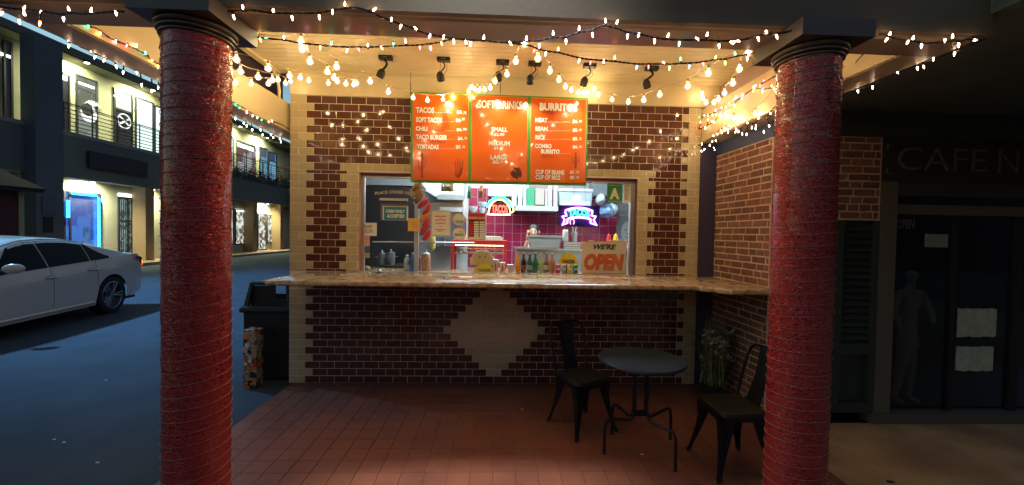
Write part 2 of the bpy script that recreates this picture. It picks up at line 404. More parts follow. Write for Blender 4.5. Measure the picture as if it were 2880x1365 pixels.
# ---- navy post and side brick wall
tag(MB().box(XR+.002, 2.44, DW-.01, DW+.2, 0, 2.66).build('corner_post', BLUE), 'narrow navy painted post in the corner beside the side brick wall', 'post')
def brick_field(parent, axis, fixed, u0, u1, z0, z1, pitch=.0675, length=.205, hid=None, seed=1, name='brick'):
    rnd = random.Random(seed); meshes = {}
    k = 0; z = z0; sgn = -1
    while z < z1-.02:
        u = u0-(length*rnd.uniform(.15, .85)); zt = min(z+pitch, z1)
        while u < u1-.01:
            ln = length*rnd.choice((.94, 1, 1, 1.05, .55, 1.0)); a, b = max(u, u0), min(u+ln, u1); u += ln
            if b-a < .035: continue
            w, h = round((b-a-.015)/.01)*.01, zt-z-.0145
            if hid and hid((a+b)/2, (z+zt)/2): continue
            key = (w, round(h, 3), rnd.randrange(3))
            if key not in meshes:
                q = MB().tile(w, h, .0035, .002); q.v = [(x+rnd.gauss(0, .0016), y+rnd.gauss(0, .001), zz_+rnd.gauss(0, .0016)) for x, y, zz_ in q.v]
                me = q.mesh(name); me.materials.append(BRICK); meshes[key] = me
            loc = ((a+b)/2, fixed, (z+zt)/2) if axis == 'Y' else (fixed, (a+b)/2, (z+zt)/2)
            r = (rnd.gauss(0, .012), 0, rnd.gauss(0, .012)+(0 if axis == 'Y' else -PI/2))
            link(name, meshes[key], loc, parent, rot=r)
        z += pitch
# the wall faces -X: tile() faces -Y, rotate by -90 degrees about Z to face -X
sw = thing('side_brick_wall', 'red brick side wall to the right of the counter', 'wall', (2.5, 4.0, 0))
MB().box(2.45, 2.75, 3.545, 4.70, -.1, 2.555).build('mortar_bed', MORTAR, sw)
brick_field(sw, 'X', 2.45, 3.55, 4.66, 0, 2.55, seed=3)
MB().box(2.443, 2.75, 3.54, 4.70, 2.556, 2.69).build('blue_band', mat('blue_band_paint', (.05, .08, .17), .5), sw)

# ---- canopy: ceiling, beams, fascia
can = thing('patio_canopy', 'cream plank canopy over the patio with painted beams and outer fascia darkened as in shade', 'canopy', (0, 3.2, 2.7))
y = 2.24; k = 0
PL = .088
b = MB(); b.add([(-2.36, 0, 0), (2.46, 0, 0), (2.46, PL-.009, 0), (-2.36, PL-.009, 0), (-2.36, -.004, .006), (2.46, -.004, .006), (2.46, PL-.001, .006), (-2.36, PL-.001, .006)], [(3, 2, 1, 0), (0, 1, 5, 4), (1, 2, 6, 5), (2, 3, 7, 6), (3, 0, 4, 7)])
pm = b.mesh('ceiling_plank'); pm.materials.append(PAINT)
while y < DW-.02:
    o = link('ceiling_plank', pm, (0, y, 3.33-(.0 if y < 3.55 else .006)), can); y += PL
MB().box(-2.42, 2.50, 2.24, DW+.2, 3.337, 3.36).build('ceiling_backing', TRIM, can)
MB().box(-2.50, 2.52, 1.97, DW+.4, 3.361, 3.5).build('roof_slab', FASCIA, can)
MB().box(-2.36, -2.30, 2.24, DW, 3.30, 3.336).build('edge_trim', PAINT, can)
MB().box(XL-.0, XR+.19, DW-.012, DW+.1, 3.087, 3.336).build('wall_header', PAINT, can)
MB().box(-2.2, XR+.19, DW-.03, DW-.012, 3.315, 3.3285).build('header_trim', PAINT, can)
MB().box(-2.50, -2.43, 2.241, DW+.3, 3.03, 3.36).build('dark_infill', TRIM, can)
# front beam with stepped moulding
MB().box(-2.43, 2.47, 2.06, 2.24, 2.70, 3.36).build('front_beam', BEAM, can)
MB().box(-2.43, 2.47, 2.035, 2.059, 2.712, 3.36).box(-2.43, 2.47, 2.012, 2.034, 2.704, 3.36).build('front_moulding', BEAM, can)
MB().box(-2.46, 2.50, 1.975, 2.011, 2.698, 3.9).build('front_fascia', FASCIA, can)
for sx, xa, xb, zt in ((-1, -2.43, -2.24, 3.01), (1, 2.27, 2.47, 3.06)):
    MB().box(xa, xb, 2.241, DW+.5, 2.70, zt).build('side_beam', PAINT, can)
    xi = xb if sx < 0 else xa
    for i, (d, za, zb) in enumerate(((.014, 2.705, 2.735), (.009, 2.737, 2.758), (.005, 2.76, 2.785))):
        MB().box(min(xi, xi-sx*d), max(xi, xi-sx*d), 2.241, DW-.012, za, zb).build('side_moulding', PAINT, can)
    xo = xa if sx < 0 else xb
    MB().box(min(xo, xo+sx*.02), max(xo, xo+sx*.02), 2.03, DW+.5, 2.72, zt+.02).build('side_fascia', FASCIA, can)
MB().box(2.47, 2.5, 2.241, DW+.5, 3.08, 3.36).build('side_panel', mat('rosy_panel', (.50, .34, .30), .6), can)
# slim bracket that carries the ceiling at the left end of the wall
pts = [(-2.235, 0, 3.0)]
br = MB().tube([Vector((-2.28, 4.40, 2.9)), Vector((-2.275, 4.40, 3.1)), Vector((-2.29, 4.40, 3.2)), Vector((-2.34, 4.40, 3.33))], .016, 8)
br.build('bracket', PAINT, can, smooth=True)

# ---- the two wrapped columns
def column(x, y, label, seed):
    t = thing('wrapped_column', label, 'column', (x, y, 0), 'red foil wrapped columns that carry the canopy')
    R = .139; rnd = random.Random(seed); nz, na = 150, 48; H = 2.553
    vs = []
    for j in range(nz+1):
        z = H*j/nz; sag = 0
        for i in range(na):
            a = 2*PI*i/na
            r = R+sag+.0012*math.sin(5*a+z*31)+rnd.gauss(0, .0005)
            vs.append((x+r*math.cos(a), y+r*math.sin(a), z))
    fs = [(j*na+i, j*na+(i+1) % na, (j+1)*na+(i+1) % na, (j+1)*na+i) for j in range(nz) for i in range(na)]
    MB().add(vs, fs).build('foil_wrap', GLIT, t, smooth=True, angle=80)
    path = []; turns = int(H/.058); zc = .02
    for k in range(turns*28):
        a = 2*PI*k/28; z = .02+k/28*.058+.003*math.sin(a+k*.013)
        path.append((x+(R+.0035)*math.cos(a), y+(R+.0035)*math.sin(a), z+.006*math.sin(a*1.0+1)))
    MB().tube(path, .0016, 4).build('wound_cord', mat('pale_cord', (.42, .20, .12), .5), t, smooth=True)
    for z0, r, h in ((2.553, .150, .016), (2.571, .158, .018), (2.591, .166, .025)):
        MB().lathe((x, y, z0), [(r-.012, 0), (r, h*.3), (r, h*.7), (r-.012, h)], 40).build('ring', CAPM, t, smooth=True, angle=60)
    MB().box(x-.178, x+.178, y-.185, y+.185, 2.617, 2.699).build('abacus', BEAM if False else CAPM, t)
    return t
column(-1.456, 2.065, 'red foil wrapped column on the left, in front of the street', 1)
column(1.60, 2.065, 'red foil wrapped column on the right, between the patio chair and the dark cafe', 2)

exec_order = 'building'
# ================================================================== CAFE FRONT ON THE RIGHT
YC = 3.53
DKG = mat('dark_green_stucco', (.13, .16, .125), .75, col2=(.11, .14, .11), vscale=3, bump=.2)
cafe = thing('cafe_front', 'dark closed cafe shopfront with lettering over a glass door', 'shopfront', (4.2, YC, 0))
def cbox(x0, x1, y0, y1, z0, z1, name, m): return MB().box(x0, x1, y0, y1, z0, z1).build(name, m, cafe)
cbox(2.753, 7.5, YC+.03, YC+.2, 2.8, 6.0, 'upper_wall', DKG)
cbox(2.46, 7.5, .3, YC+.02, 2.80, 2.95, 'soffit', DKG)
cbox(2.76, 7.5, YC-.02, YC+.029, 2.575, 2.798, 'header_band', mat('header_band_paint', (.05, .062, .05), .7))
cbox(2.752, 3.44, YC, YC+.2, 1.83, 2.573, 'mortar_bed', MORTAR)
brick_field(cafe, 'Y', YC, 2.46, 3.43, 1.84, 2.57, seed=9)
cbox(3.45, 7.5, YC-.01, YC+.1, 2.185, 2.572, 'sign_board', mat('sign_board_paint', (.035, .033, .027), .6))
GREYL = mat('grey_lettering', (.17, .175, .16), .7, col2=(.09, .09, .08), vscale=25)
p = at(2520, 485, Y=YC)
text('CAFE', (3.575, YC-.014, 2.285), .83, .205, GREYL, cafe, bold=-.012, depth=.006)
text('NE', (4.52, YC-.014, 2.285), .36, .2, GREYL, cafe, bold=-.012, depth=.006)
MB().box(3.475, 3.52, YC-.018, YC-.0105, 2.505, 2.513).box(3.475, 3.483, YC-.018, YC-.0105, 2.455, 2.504).build('corner_mark', GREYL, cafe); MB().box(3.475, 3.535, YC-.018, YC-.0105, 2.25, 2.258).box(3.475, 3.483, YC-.018, YC-.0105, 2.2585, 2.30).build('corner_mark', GREYL, cafe)
FRM = mat('cafe_frame_paint', (.13, .12, .09), .5)
cbox(3.45, 3.60, YC-.005, YC+.1, .09, 2.184, 'door_frame', FRM)
cbox(3.60, 7.5, YC+.0, YC+.1, 2.06, 2.184, 'transom_frame', mat('slate_paint', (.05, .06, .065), .5))
cbox(3.601, 7.5, YC+.04, YC+.1, 1.895, 1.985, 'transom_bar', FRM)
cbox(3.42, 7.5, YC-.03, YC+.1, .0, .088, 'threshold', mat('threshold_paint', (.10, .095, .08), .6))
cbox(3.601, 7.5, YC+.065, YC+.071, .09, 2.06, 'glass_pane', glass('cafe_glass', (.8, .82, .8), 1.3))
cbox(4.20, 4.24, YC+.045, YC+.1, .09, 1.894, 'door_stile', PLASTIC)
cbox(4.80, 4.88, YC+.045, YC+.1, .09, 1.894, 'door_stile', PLASTIC)
# louvred shutter and sandwich text left of the door
SH = mat('shutter_green', (.03, .045, .035), .6)
cbox(2.76, 3.44, YC+.06, YC+.1, .09, 1.829, 'shutter_back', SH)
z = .75
while z < 1.80:
    MB().add([(3.12, YC+.015, z), (3.40, YC+.015, z), (3.40, YC+.05, z+.045), (3.12, YC+.05, z+.045), (3.12, YC+.025, z-.008), (3.40, YC+.025, z-.008), (3.40, YC+.059, z+.04), (3.12, YC+.059, z+.04)],
             [(0, 1, 2, 3), (7, 6, 5, 4), (0, 4, 5, 1), (3, 2, 6, 7), (0, 3, 7, 4), (1, 5, 6, 2)]).build('louvre', SH, cafe)
    z += .062
for a, b in ((3.06, 3.12), (3.40, 3.445)): cbox(a, b, YC, YC+.06, .09, 1.829, 'shutter_stile', SH)
for a, b in ((.09, .18), (.62, .72)): cbox(3.121, 3.399, YC+.002, YC+.059, a, b, 'shutter_rail', SH)
for a, b, w in ((.80, .10, .32), (.60, -.02, .3)): pass
cbox(2.46, 2.755, YC-.001, YC+.02, 0, 1.835, 'corner_boarding', SH)
# inside the cafe window
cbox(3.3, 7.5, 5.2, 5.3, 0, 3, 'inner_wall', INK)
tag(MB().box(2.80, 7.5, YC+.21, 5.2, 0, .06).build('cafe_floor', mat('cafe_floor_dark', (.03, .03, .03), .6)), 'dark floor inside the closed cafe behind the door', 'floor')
MB().box(3.94, 4.155, YC+.055, YC+.063, 1.60, 1.72).build('notice', mat('dim_paper', (.30, .32, .31), .8), cafe)
text('OPEN', (3.66, YC+.06, 1.765), .17, .085, mat('dim_letter', (.12, .12, .11), .7), cafe, depth=.004)
PLP = mat('pale_green_paper', (.50, .56, .42), .8, col2=(.38, .44, .33), vscale=18)
for z0, z1, x1 in ((.775, 1.04, 4.655), (.455, .69, 4.64)):
    b = MB(); rnd = random.Random(int(z0*100)); xs = [4.28+(x1-4.28)*i/12 for i in range(13)]
    top = [(x, z1+rnd.uniform(-.008, .004)) for x in xs]; bot = [(x, z0+rnd.uniform(-.004, .01)) for x in reversed(xs)]
    b.prism(bot[::-1]+top[::-1], YC+.052, YC+.060); b.build('torn_poster', PLP, cafe)
# statue behind the glass
st = MB(); 
def skin_body(nodes, edges, name, m, parent=None, sub=2, label=None):
    """nodes: {key: (x,y,z,r)} -> one smooth skinned mesh"""
    keys = list(nodes); me = bpy.data.meshes.new(name); me.from_pydata([nodes[k][:3] for k in keys], [(keys.index(a), keys.index(b)) for a, b in edges], [])
    o = bpy.data.objects.new(name, me); COL.objects.link(o)
    md = o.modifiers.new('skin', 'SKIN'); sb = o.modifiers.new('sub', 'SUBSURF'); sb.levels = sub; sb.render_levels = sub
    for i, k in enumerate(keys):
        r = nodes[k][3]; r = r if isinstance(r, tuple) else (r, r); me.skin_vertices[0].data[i].radius = r
    me.skin_vertices[0].data[0].use_root = True
    bpy.context.view_layer.update(); dg = bpy.context.evaluated_depsgraph_get(); ev = o.evaluated_get(dg)
    nm = bpy.data.meshes.new_from_object(ev); COL.objects.unlink(o); bpy.data.objects.remove(o)
    nm.polygons.foreach_set('use_smooth', [True]*len(nm.polygons)); nm.materials.clear(); nm.materials.append(m)
    a = np.array([v.co[:] for v in nm.vertices]); c = (a.min(0)+a.max(0))/2
    if parent is None: c[2] = a[:, 2].min()
    nm.transform(Matrix.Translation(-Vector(c)))
    return link(name, nm, c, parent, label)
sx, sy = 4.0, YC+.24; g = {'pel': (sx, sy, .80, (.085, .07)), 'wai': (sx+.01, sy, .93, (.065, .05)), 'che': (sx+.01, sy, 1.10, (.095, .065)), 'nec': (sx+.02, sy, 1.235, .024), 'hd': (sx+.02, sy, 1.31, .045), 'hd2': (sx+.02, sy-.01, 1.37, .055),
 'kn1': (sx-.07, sy-.03, .48, .05), 'an1': (sx-.12, sy, .14, .03), 'ft1': (sx-.12, sy-.1, .11, .03), 'kn2': (sx+.04, sy, .46, .05), 'an2': (sx+.03, sy, .14, .03), 'ft2': (sx+.05, sy-.1, .11, .03),
 'el1': (sx-.14, sy, .97, .028), 'ha1': (sx-.13, sy-.06, .80, .022), 'sh1': (sx-.10, sy, 1.16, .035), 'sh2': (sx+.12, sy, 1.16, .035), 'el2': (sx+.20, sy-.03, .96, .028), 'ha2': (sx+.12, sy-.12, .88, .024)}
E_ = [('pel', 'wai'), ('wai', 'che'), ('che', 'nec'), ('nec', 'hd'), ('hd', 'hd2'), ('pel', 'kn1'), ('kn1', 'an1'), ('an1', 'ft1'), ('pel', 'kn2'), ('kn2', 'an2'), ('an2', 'ft2'), ('che', 'sh1'), ('sh1', 'el1'), ('el1', 'ha1'), ('che', 'sh2'), ('sh2', 'el2'), ('el2', 'ha2')]
tag(skin_body(g, E_, 'standing_statue', mat('dull_plaster', (.17, .165, .13), .8)), 'dim pale standing figure statue behind the cafe door glass', 'statue')

# ================================================================== KITCHEN BEHIND THE WINDOW
kit = thing('kitchen_room', 'bright white kitchen room behind the serving window', 'room', (0, 5.8, .12))
def kb(x0, x1, y0, y1, z0, z1, name, m): return MB().box(x0, x1, y0, y1, z0, z1).build(name, m, kit)
kb(-2.19, 2.26, DW+.101, 7.3, .0, .12, 'floor', mat('kitchen_floor', (.2, .19, .18), .6))
kb(-2.19, 2.26, DW+.101, 7.3, 2.95, 3.05, 'ceiling', KWALL)
kb(-2.19, -2.10, DW+.101, 7.2, .12, 2.95, 'side_wall', mat('charcoal_wall', (.05, .052, .06), .5))
kb(2.17, 2.26, DW+.101, 7.2, .12, 2.95, 'side_wall', KWALL)
kb(-2.19, 2.26, 7.2, 7.3, .12, 2.95, 'back_wall', KWALL)
rw = thing('red_tiled_wall', 'crimson square tiled back wall of the kitchen', 'wall', (.8, 7.19, 1))
MB().box(-.47, 2.165, 7.185, 7.199, .5, 2.50).build('grout_bed', mat('pink_grout', (.6, .45, .5), .7), rw)
me = MB().tile(.147, .147, .008, .004).mesh('red_tile'); me.materials.append(REDT)
for i in range(17):
    for j in range(9):
        link('red_tile', me, (-.47+.077+i*.1545, 7.185, 1.12+j*.1545), rw, rot=(random.gauss(0, .006), 0, random.gauss(0, .006)))
PANEL = emission('fluorescent_diffuser', (.82, .94, 1), 15)
for k, (x, y_) in enumerate(((-.5, 6.35), (.9, 5.7))):
    t = thing('ceiling_panel_light', ('fluorescent ceiling panel over the back of the kitchen', 'fluorescent ceiling panel over the front right of the kitchen')[k], 'light', (x, y_, 2.93))
    MB().box(x-.63, x+.63, y_-.33, y_+.33, 2.92, 2.949).build('housing', WHITE, t); MB().box(x-.58, x+.58, y_-.28, y_+.28, 2.912, 2.919).build('diffuser', PANEL, t)

def rng(a, b, n): return [a+(b-a)*i/(n-1) for i in range(n)]
KA = lambda x, y: (x/3.59+980, y/3.59+470)
KB = lambda x, y: (x/3.70+1380, y/3.70+480)
KC = lambda x, y: (x/6.104+1160, y/6.104+500)
def A(f, x, y, Y): return at(*f(x, y), Y=Y)
def slab(f, x0, y0, x1, y1, Y, d, name, m, parent=None, grow=0):
    """a box whose front face, at depth Y, covers a measured rectangle"""
    a, b = A(f, x0, y1, Y), A(f, x1, y0, Y)
    return MB().box(a.x-grow, b.x+grow, Y, Y+d, a.z-grow, b.z+grow).build(name, m, parent)
def single(o, label, cat, group=None): return tag(o, label, cat, group)
t = thing('sill_fill_strip', 'unseen glowing strip added to brighten the sill at the window end of the kitchen', 'light', (.05, 4.86, 2.93))  # added fill light out of view, brightens the things on the sill
MB().box(-1.25, 1.35, 4.80, 4.92, 2.92, 2.949).build('housing', WHITE, t); MB().box(-1.22, 1.32, 4.815, 4.905, 2.908, 2.919).build('tube', emission('sill_fill_glow', (.85, .95, 1), 34), t)
# dark partition with stove on the left
t = thing('stove_alcove', 'black stove alcove at the left end of the kitchen', 'alcove', (-1.3, 5.7, .12))
ALC = mat('alcove_black', (.016, .017, .022), .35)
slab(KA, 145, 175, 668, 1120, 6.1, .05, 'back_panel', ALC, t)
slab(KA, 60, 60, 735, 176, 6.05, .6, 'upper_valance', mat('blue_grey_valance', (.38, .46, .52), .4), t)
st_ = thing('gas_stove', 'black gas stove with two steel pots on it', 'stove', (-1.05, 5.6, .12))
a, b = A(KA, 255, 985, 5.55), A(KA, 590, 985, 5.55)
MB().box(a.x, b.x, 5.5, 6.05, .121, a.z-.03).build('stove_body', BLACK, st_)
for i in range(4):
    x = a.x+.08+i*(b.x-a.x-.16)/3
    MB().box(x-.05, x+.05, 5.52, 6.0, a.z-.029, a.z-.012).build('grate', PLASTIC, st_)
for i, (x0, x1, yt, lab) in enumerate(((300, 375, 880, 'shorter steel pot on the left of the stove'), (380, 470, 868, 'taller steel pot on the right of the stove'))):
    c = A(KA, (x0+x1)/2, 985, 5.7); r = (A(KA, x1, 985, 5.7).x-A(KA, x0, 985, 5.7).x)/2; h = A(KA, x0, yt, 5.7).z-c.z
    q = thing('cooking_pot', lab, 'pot', (c.x, 5.7, c.z-.012)); z0 = a.z-.011
    MB().lathe((c.x, 5.7, z0), [(r*.92, 0), (r, .01), (r, h), (r*1.05, h+.006)], 24).build('pot_body', STEEL, q, smooth=True)
    MB().lathe((c.x, 5.7, z0+h+.006), [(r, 0), (r*.6, .015), (.012, .022), (.015, .04), (.01, .045)], 24).build('lid', STEEL, q, smooth=True)
    for s in (-1, 1): MB().tube([(c.x+s*r, 5.67, z0+h*.7), (c.x+s*(r+.03), 5.67, z0+h*.72), (c.x+s*(r+.03), 5.73, z0+h*.72), (c.x+s*r, 5.73, z0+h*.7)], .006).build('handle', STEEL, q, smooth=True)
# grey equipment, hood, cabinets at the back left
t = thing('extractor_hood', 'white and steel extractor hood above the oven', 'hood', (-.8, 6.6, 2))
p0, p1 = A(KC, 215, 90, 6.5), A(KC, 860, 300, 6.5)
MB().prism([(p0.x, p0.z+.2), (A(KC, 215, 215, 6.5).x, A(KC, 215, 215, 6.5).z), (A(KC, 425, 345, 6.5).x, A(KC, 425, 345, 6.5).z), (A(KC, 430, 300, 6.5).x, p1.z), (p1.x, p1.z), (p1.x, p0.z+.2)], 6.5, 7.1).build('hood_body', mat('pale_blue_steel', (.62, .72, .78), .35), t)
slab(KC, 430, 305, 865, 372, 6.48, .3, 'hood_lip', mat('grey_steel', (.32, .35, .36), .35), t)
slab(KC, 490, 215, 815, 275, 6.485, .012, 'light_panel', emission('hood_lamp', (.9, .95, 1), 1.6), t)
ov = thing('wall_oven', 'stainless wall oven with a white top panel behind the menu sheet', 'oven', (-.8, 6.6, .12))
slab(KC, 300, 435, 860, 700, 6.7, .4, 'oven_body', mat('bronze_steel', (.28, .25, .19), .3, metal=.8), ov)
slab(KC, 470, 512, 860, 582, 6.66, .035, 'oven_panel', WHITE, ov)
slab(KC, 300, 700, 900, 1180, 6.7, .4, 'oven_door', mat('slate_blue_steel', (.10, .12, .17), .35), ov)
slab(KC, 540, 760, 580, 1180, 6.66, .035, 'oven_handle', STEEL, ov)
single(slab(KC, 560, 372, 700, 440, 6.72, .3, 'wooden_crate', mat('light_wood', (.62, .42, .18), .5)), 'pale wooden box left of its twin above the oven', 'box')
single(slab(KC, 705, 372, 855, 440, 6.72, .3, 'wooden_crate', mat('light_wood', (.62, .42, .18), .5)), 'pale wooden box right of its twin above the oven', 'box')
single(slab(KC, 865, 365, 915, 1000, 6.9, .12, 'corner_trim', WHITE), 'white upright corner trim left of the crimson tiles', 'trim')
t = single(slab(KC, 1295, 60, 2000, 312, 6.85, .3, 'wall_cabinet', WHITE), 'white wall cupboard above the crimson tiles left of centre', 'cupboard')
# shelf with stacks
def px_len(f, x0, x1, Y): return A(f, x1, 0, Y).x-A(f, x0, 0, Y).x
SY = 6.62
sh = single(slab(KB, 258, 372, 702, 415, SY, .5, 'storage_shelf', mat('shelf_steel', (.55, .62, .66), .3, metal=.2)), 'pale steel shelf holding cup stacks over the crimson tiles', 'shelf')
CUPM = mat('translucent_cups', (.72, .80, .84), .3)
for i, (x0, x1, yt, lab) in enumerate(((215, 272, 230, 'shortest and leftmost stack of white cups on the shelf'), (280, 330, 160, 'tall stack of white cups second from the left on the shelf'), (335, 378, 150, 'stack of white cups left of the green packet on the shelf'), (562, 590, 190, 'narrow stack of white cups right of the beige carton'), (592, 640, 150, 'wide stack of white cups near the right end of the shelf'), (648, 700, 150, 'rightmost stack of white cups on the shelf'))):
    c = A(KB, (x0+x1)/2, 372, SY+.14); r = px_len(KB, x0, x1, SY+.14)/2; h = A(KB, x0, yt, SY+.14).z-c.z; pr = []
    nn = max(4, int(h/.022))
    for k in range(nn): pr += [(r*.9, h*k/nn), (r*(.98+.02*(k % 2)), h*(k+.85)/nn)]
    single(MB().lathe((c.x, SY+.14, c.z), pr, 16).build('cup_stack', CUPM, smooth=True), lab, 'cups', 'stacks of cups on the kitchen shelf')
single(slab(KB, 378, 180, 460, 372, SY+.04, .16, 'green_packet', mat('packet_green', (.03, .30, .16), .4)), 'green and white packet standing on the kitchen shelf', 'packet')
single(slab(KB, 463, 190, 560, 355, SY+.04, .2, 'beige_carton', mat('beige_carton', (.45, .41, .36), .7)), 'beige paper carton beside the green packet on the shelf', 'carton')
bx = thing('storage_tub', 'clear plastic storage tub with a label on the shelf end', 'tub', (1, SY, 2))
p0, p1, p2, p3 = A(KB, 725, 375, SY), A(KB, 1045, 375, SY), A(KB, 1060, 205, SY), A(KB, 712, 205, SY)
MB().prism([(p0.x, p0.z), (p1.x, p1.z), (p2.x, p2.z), (p3.x, p3.z)], SY, SY+.4).build('tub_body', mat('tub_plastic', (.40, .50, .58), .25), bx)
slab(KB, 705, 190, 1065, 212, SY-.02, .44, 'tub_lid', mat('tub_lid_plastic', (.55, .62, .68), .3), bx)
slab(KB, 840, 262, 940, 318, SY-.006, .004, 'tub_label', WHITE, bx)
slab(KB, 735, 320, 1035, 372, SY-.004, .003, 'tub_contents', mat('pale_contents', (.62, .72, .78), .4), bx)
for i, (x0, y0, x1, y1, c, lab) in enumerate(((1120, 240, 1200, 350, (.45, .55, .62), 'crumpled pale plastic bag high on the right of the kitchen'), (1150, 350, 1290, 490, (.16, .30, .55), 'blue plastic bag under the hygiene grade card'), (1215, 340, 1330, 470, (.55, .62, .68), 'grey white plastic bag beside the blue bag'))):
    a, b = A(KB, x0, y1, 6.3+.1*i), A(KB, x1, y0, 6.3+.1*i); rnd = random.Random(i); c0 = (a+b)/2
    q = MB().sphere((0, 0, 0), 1, 14); q.v = [(c0.x+x*(b.x-a.x)/2*(1+rnd.uniform(-.15, .15)), c0.y+.2*y_+.1, c0.z+z_*(b.z-a.z)/2*(1+rnd.uniform(-.15, .15))) for x, y_, z_ in q.v]
    single(q.build('plastic_bag', mat('bag_%s' % ('grey', 'blue', 'pale')[i], c, .25), smooth=True, angle=20), lab, 'bag')
slab_ = single(slab(KB, 1060, 120, 1460, 260, 6.9, .28, 'dark_shelf_unit', mat('unit_grey', (.25, .30, .33), .4)), 'grey overhead unit in the back right corner of the kitchen', 'unit')
wp = thing('wall_poster', 'black and white portrait poster at the far right of the kitchen', 'poster', (1.9, 6.3, 1.3))
a, b = A(KB, 1310, 700, 6.6), A(KB, 1470, 340, 6.6)
MB().box(a.x, b.x+.15, 6.6, 6.61, a.z, b.z).build('sheet', mat('grey_print', (.09, .09, .10), .5), wp)
c = A(KB, 1430, 640, 6.6)
q = MB().lathe((c.x, 6.597, c.z), [(.12, -.002), (.115, .002)], 20, axis=(0, 1, 0)); q.v = [(x, y_, c.z+(z_-c.z)*1.45) for x, y_, z_ in q.v]; q.build('pale_face_shape', mat('print_grey_tone', (.25, .25, .26), .6), wp)
for dx, dz, w, h in ((-.045, .03, .035, .012), (.03, .03, .035, .012), (-.012, -.03, .02, .03), (-.012, -.09, .06, .012)):
    MB().box(c.x+dx-w/2, c.x+dx+w/2, 6.590, 6.594, c.z+dz-h/2, c.z+dz+h/2).build('face_mark', INK, wp)
MB().box(A(KB, 1330, 0, 6.6).x, A(KB, 1440, 0, 6.6).x, 6.592, 6.596, A(KB, 0, 450, 6.6).z, A(KB, 0, 440, 6.6).z+.03).build('face_mark', GREYL, wp)

# stainless counter, tub, plates, sauces
ct = thing('prep_counter', 'stainless prep counter below the second neon sign', 'counter', (.9, 5.5, .12))
a, b = A(KB, 275, 800, 5.6), A(KB, 945, 820, 5.6)
MB().box(a.x, b.x+.9, 5.6, 6.3, .121, b.z-.02).build('cabinet', mat('cool_steel', (.33, .36, .40), .35, metal=.6), ct)
MB().box(a.x-.02, b.x+.92, 5.57, 6.32, b.z-.019, b.z).build('worktop', STEEL, ct); CZ = b.z
tb = thing('bus_tub', 'grey plastic bus tub in front of the woman', 'tub', (.6, 5.75, CZ))
p = [A(KB, x, y_, 5.7) for x, y_ in ((425, 812), (712, 822), (738, 705), (398, 688))]
z0 = CZ+.001; zt = (p[2].z+p[3].z)/2
MB().prism([(p[0].x, z0), (p[1].x, z0), (p[2].x, zt), (p[3].x, zt)], 5.7, 6.0).build('tub_body', mat('tub_grey', (.30, .30, .30), .5), tb)
MB().box(p[3].x-.012, p[2].x+.012, 5.685, 6.015, zt+.001, zt+.025).build('tub_rim', mat('tub_grey', (.30, .30, .30), .5), tb)
trx = (A(KB, 770, 0, 5.8).x, A(KB, 945, 0, 5.8).x)
for k, lab in enumerate(('lowest steel tray under the cups', 'middle steel tray under the cups', 'top steel tray under the cups')):
    single(MB().box(trx[0]-.0, trx[1]+.01*k, 5.75, 6.05, CZ+.002+k*.032, CZ+.026+k*.032).build('steel_tray', STEEL), lab, 'tray', 'steel trays stacked on the prep counter')
c = (A(KB, 792, 0, 5.85).x, CZ+.10)
single(MB().lathe((c[0], 5.85, c[1]), [(.045, 0), (.048, .01), (.038, .15), (.04, .155), (.035, .17)], 20).build('foam_cup_stack', WHITE, smooth=True), 'upturned white foam cups on the top steel tray', 'cups')
uc = thing('utensil_caddy', 'steel caddy of cooking utensils beside the foam cups', 'caddy', (A(KB, 885, 0, 5.9).x, 5.9, CZ+.1))
x = A(KB, 885, 0, 5.9).x; MB().lathe((x, 5.9, CZ+.1), [(.04, 0), (.05, .14)], 16).build('can', STEEL, uc, smooth=True)
for k in range(5):
    MB().tube([(x+(k-2)*.012, 5.9, CZ+.2), (x+(k-2)*.035, 5.9+.01*k, CZ+.32+.02*(k % 2))], .005).build('utensil', (PLASTIC, STEEL)[k % 2], uc)
def squeeze(xc, yb, yt, col, label, Y):
    c = A(KB, xc, yb, Y); t_ = A(KB, xc, yt, Y).z; c.z = CZ+.002; h = t_-c.z
    single_o = thing('squeeze_bottle', label, 'sauce bottle', c)
    MB().lathe(c, [(.032, 0), (.036, .01), (.036, h*.62), (.028, h*.74)], 16).build('bottle_body', col, single_o, smooth=True)
    MB().lathe((c.x, c.y, c.z+h*.741), [(.030, 0), (.027, .03), (.008, .045), (.004, h*.25)], 12).build('nozzle', col, single_o, smooth=True)
squeeze(1228, 770, 655, mat('ketchup_red', (.65, .03, .03), .3), 'red ketchup bottle behind the open sign', 5.7)
squeeze(1298, 770, 650, mat('mustard_yellow', (.85, .48, .02), .3), 'yellow mustard bottle behind the open sign', 5.7)

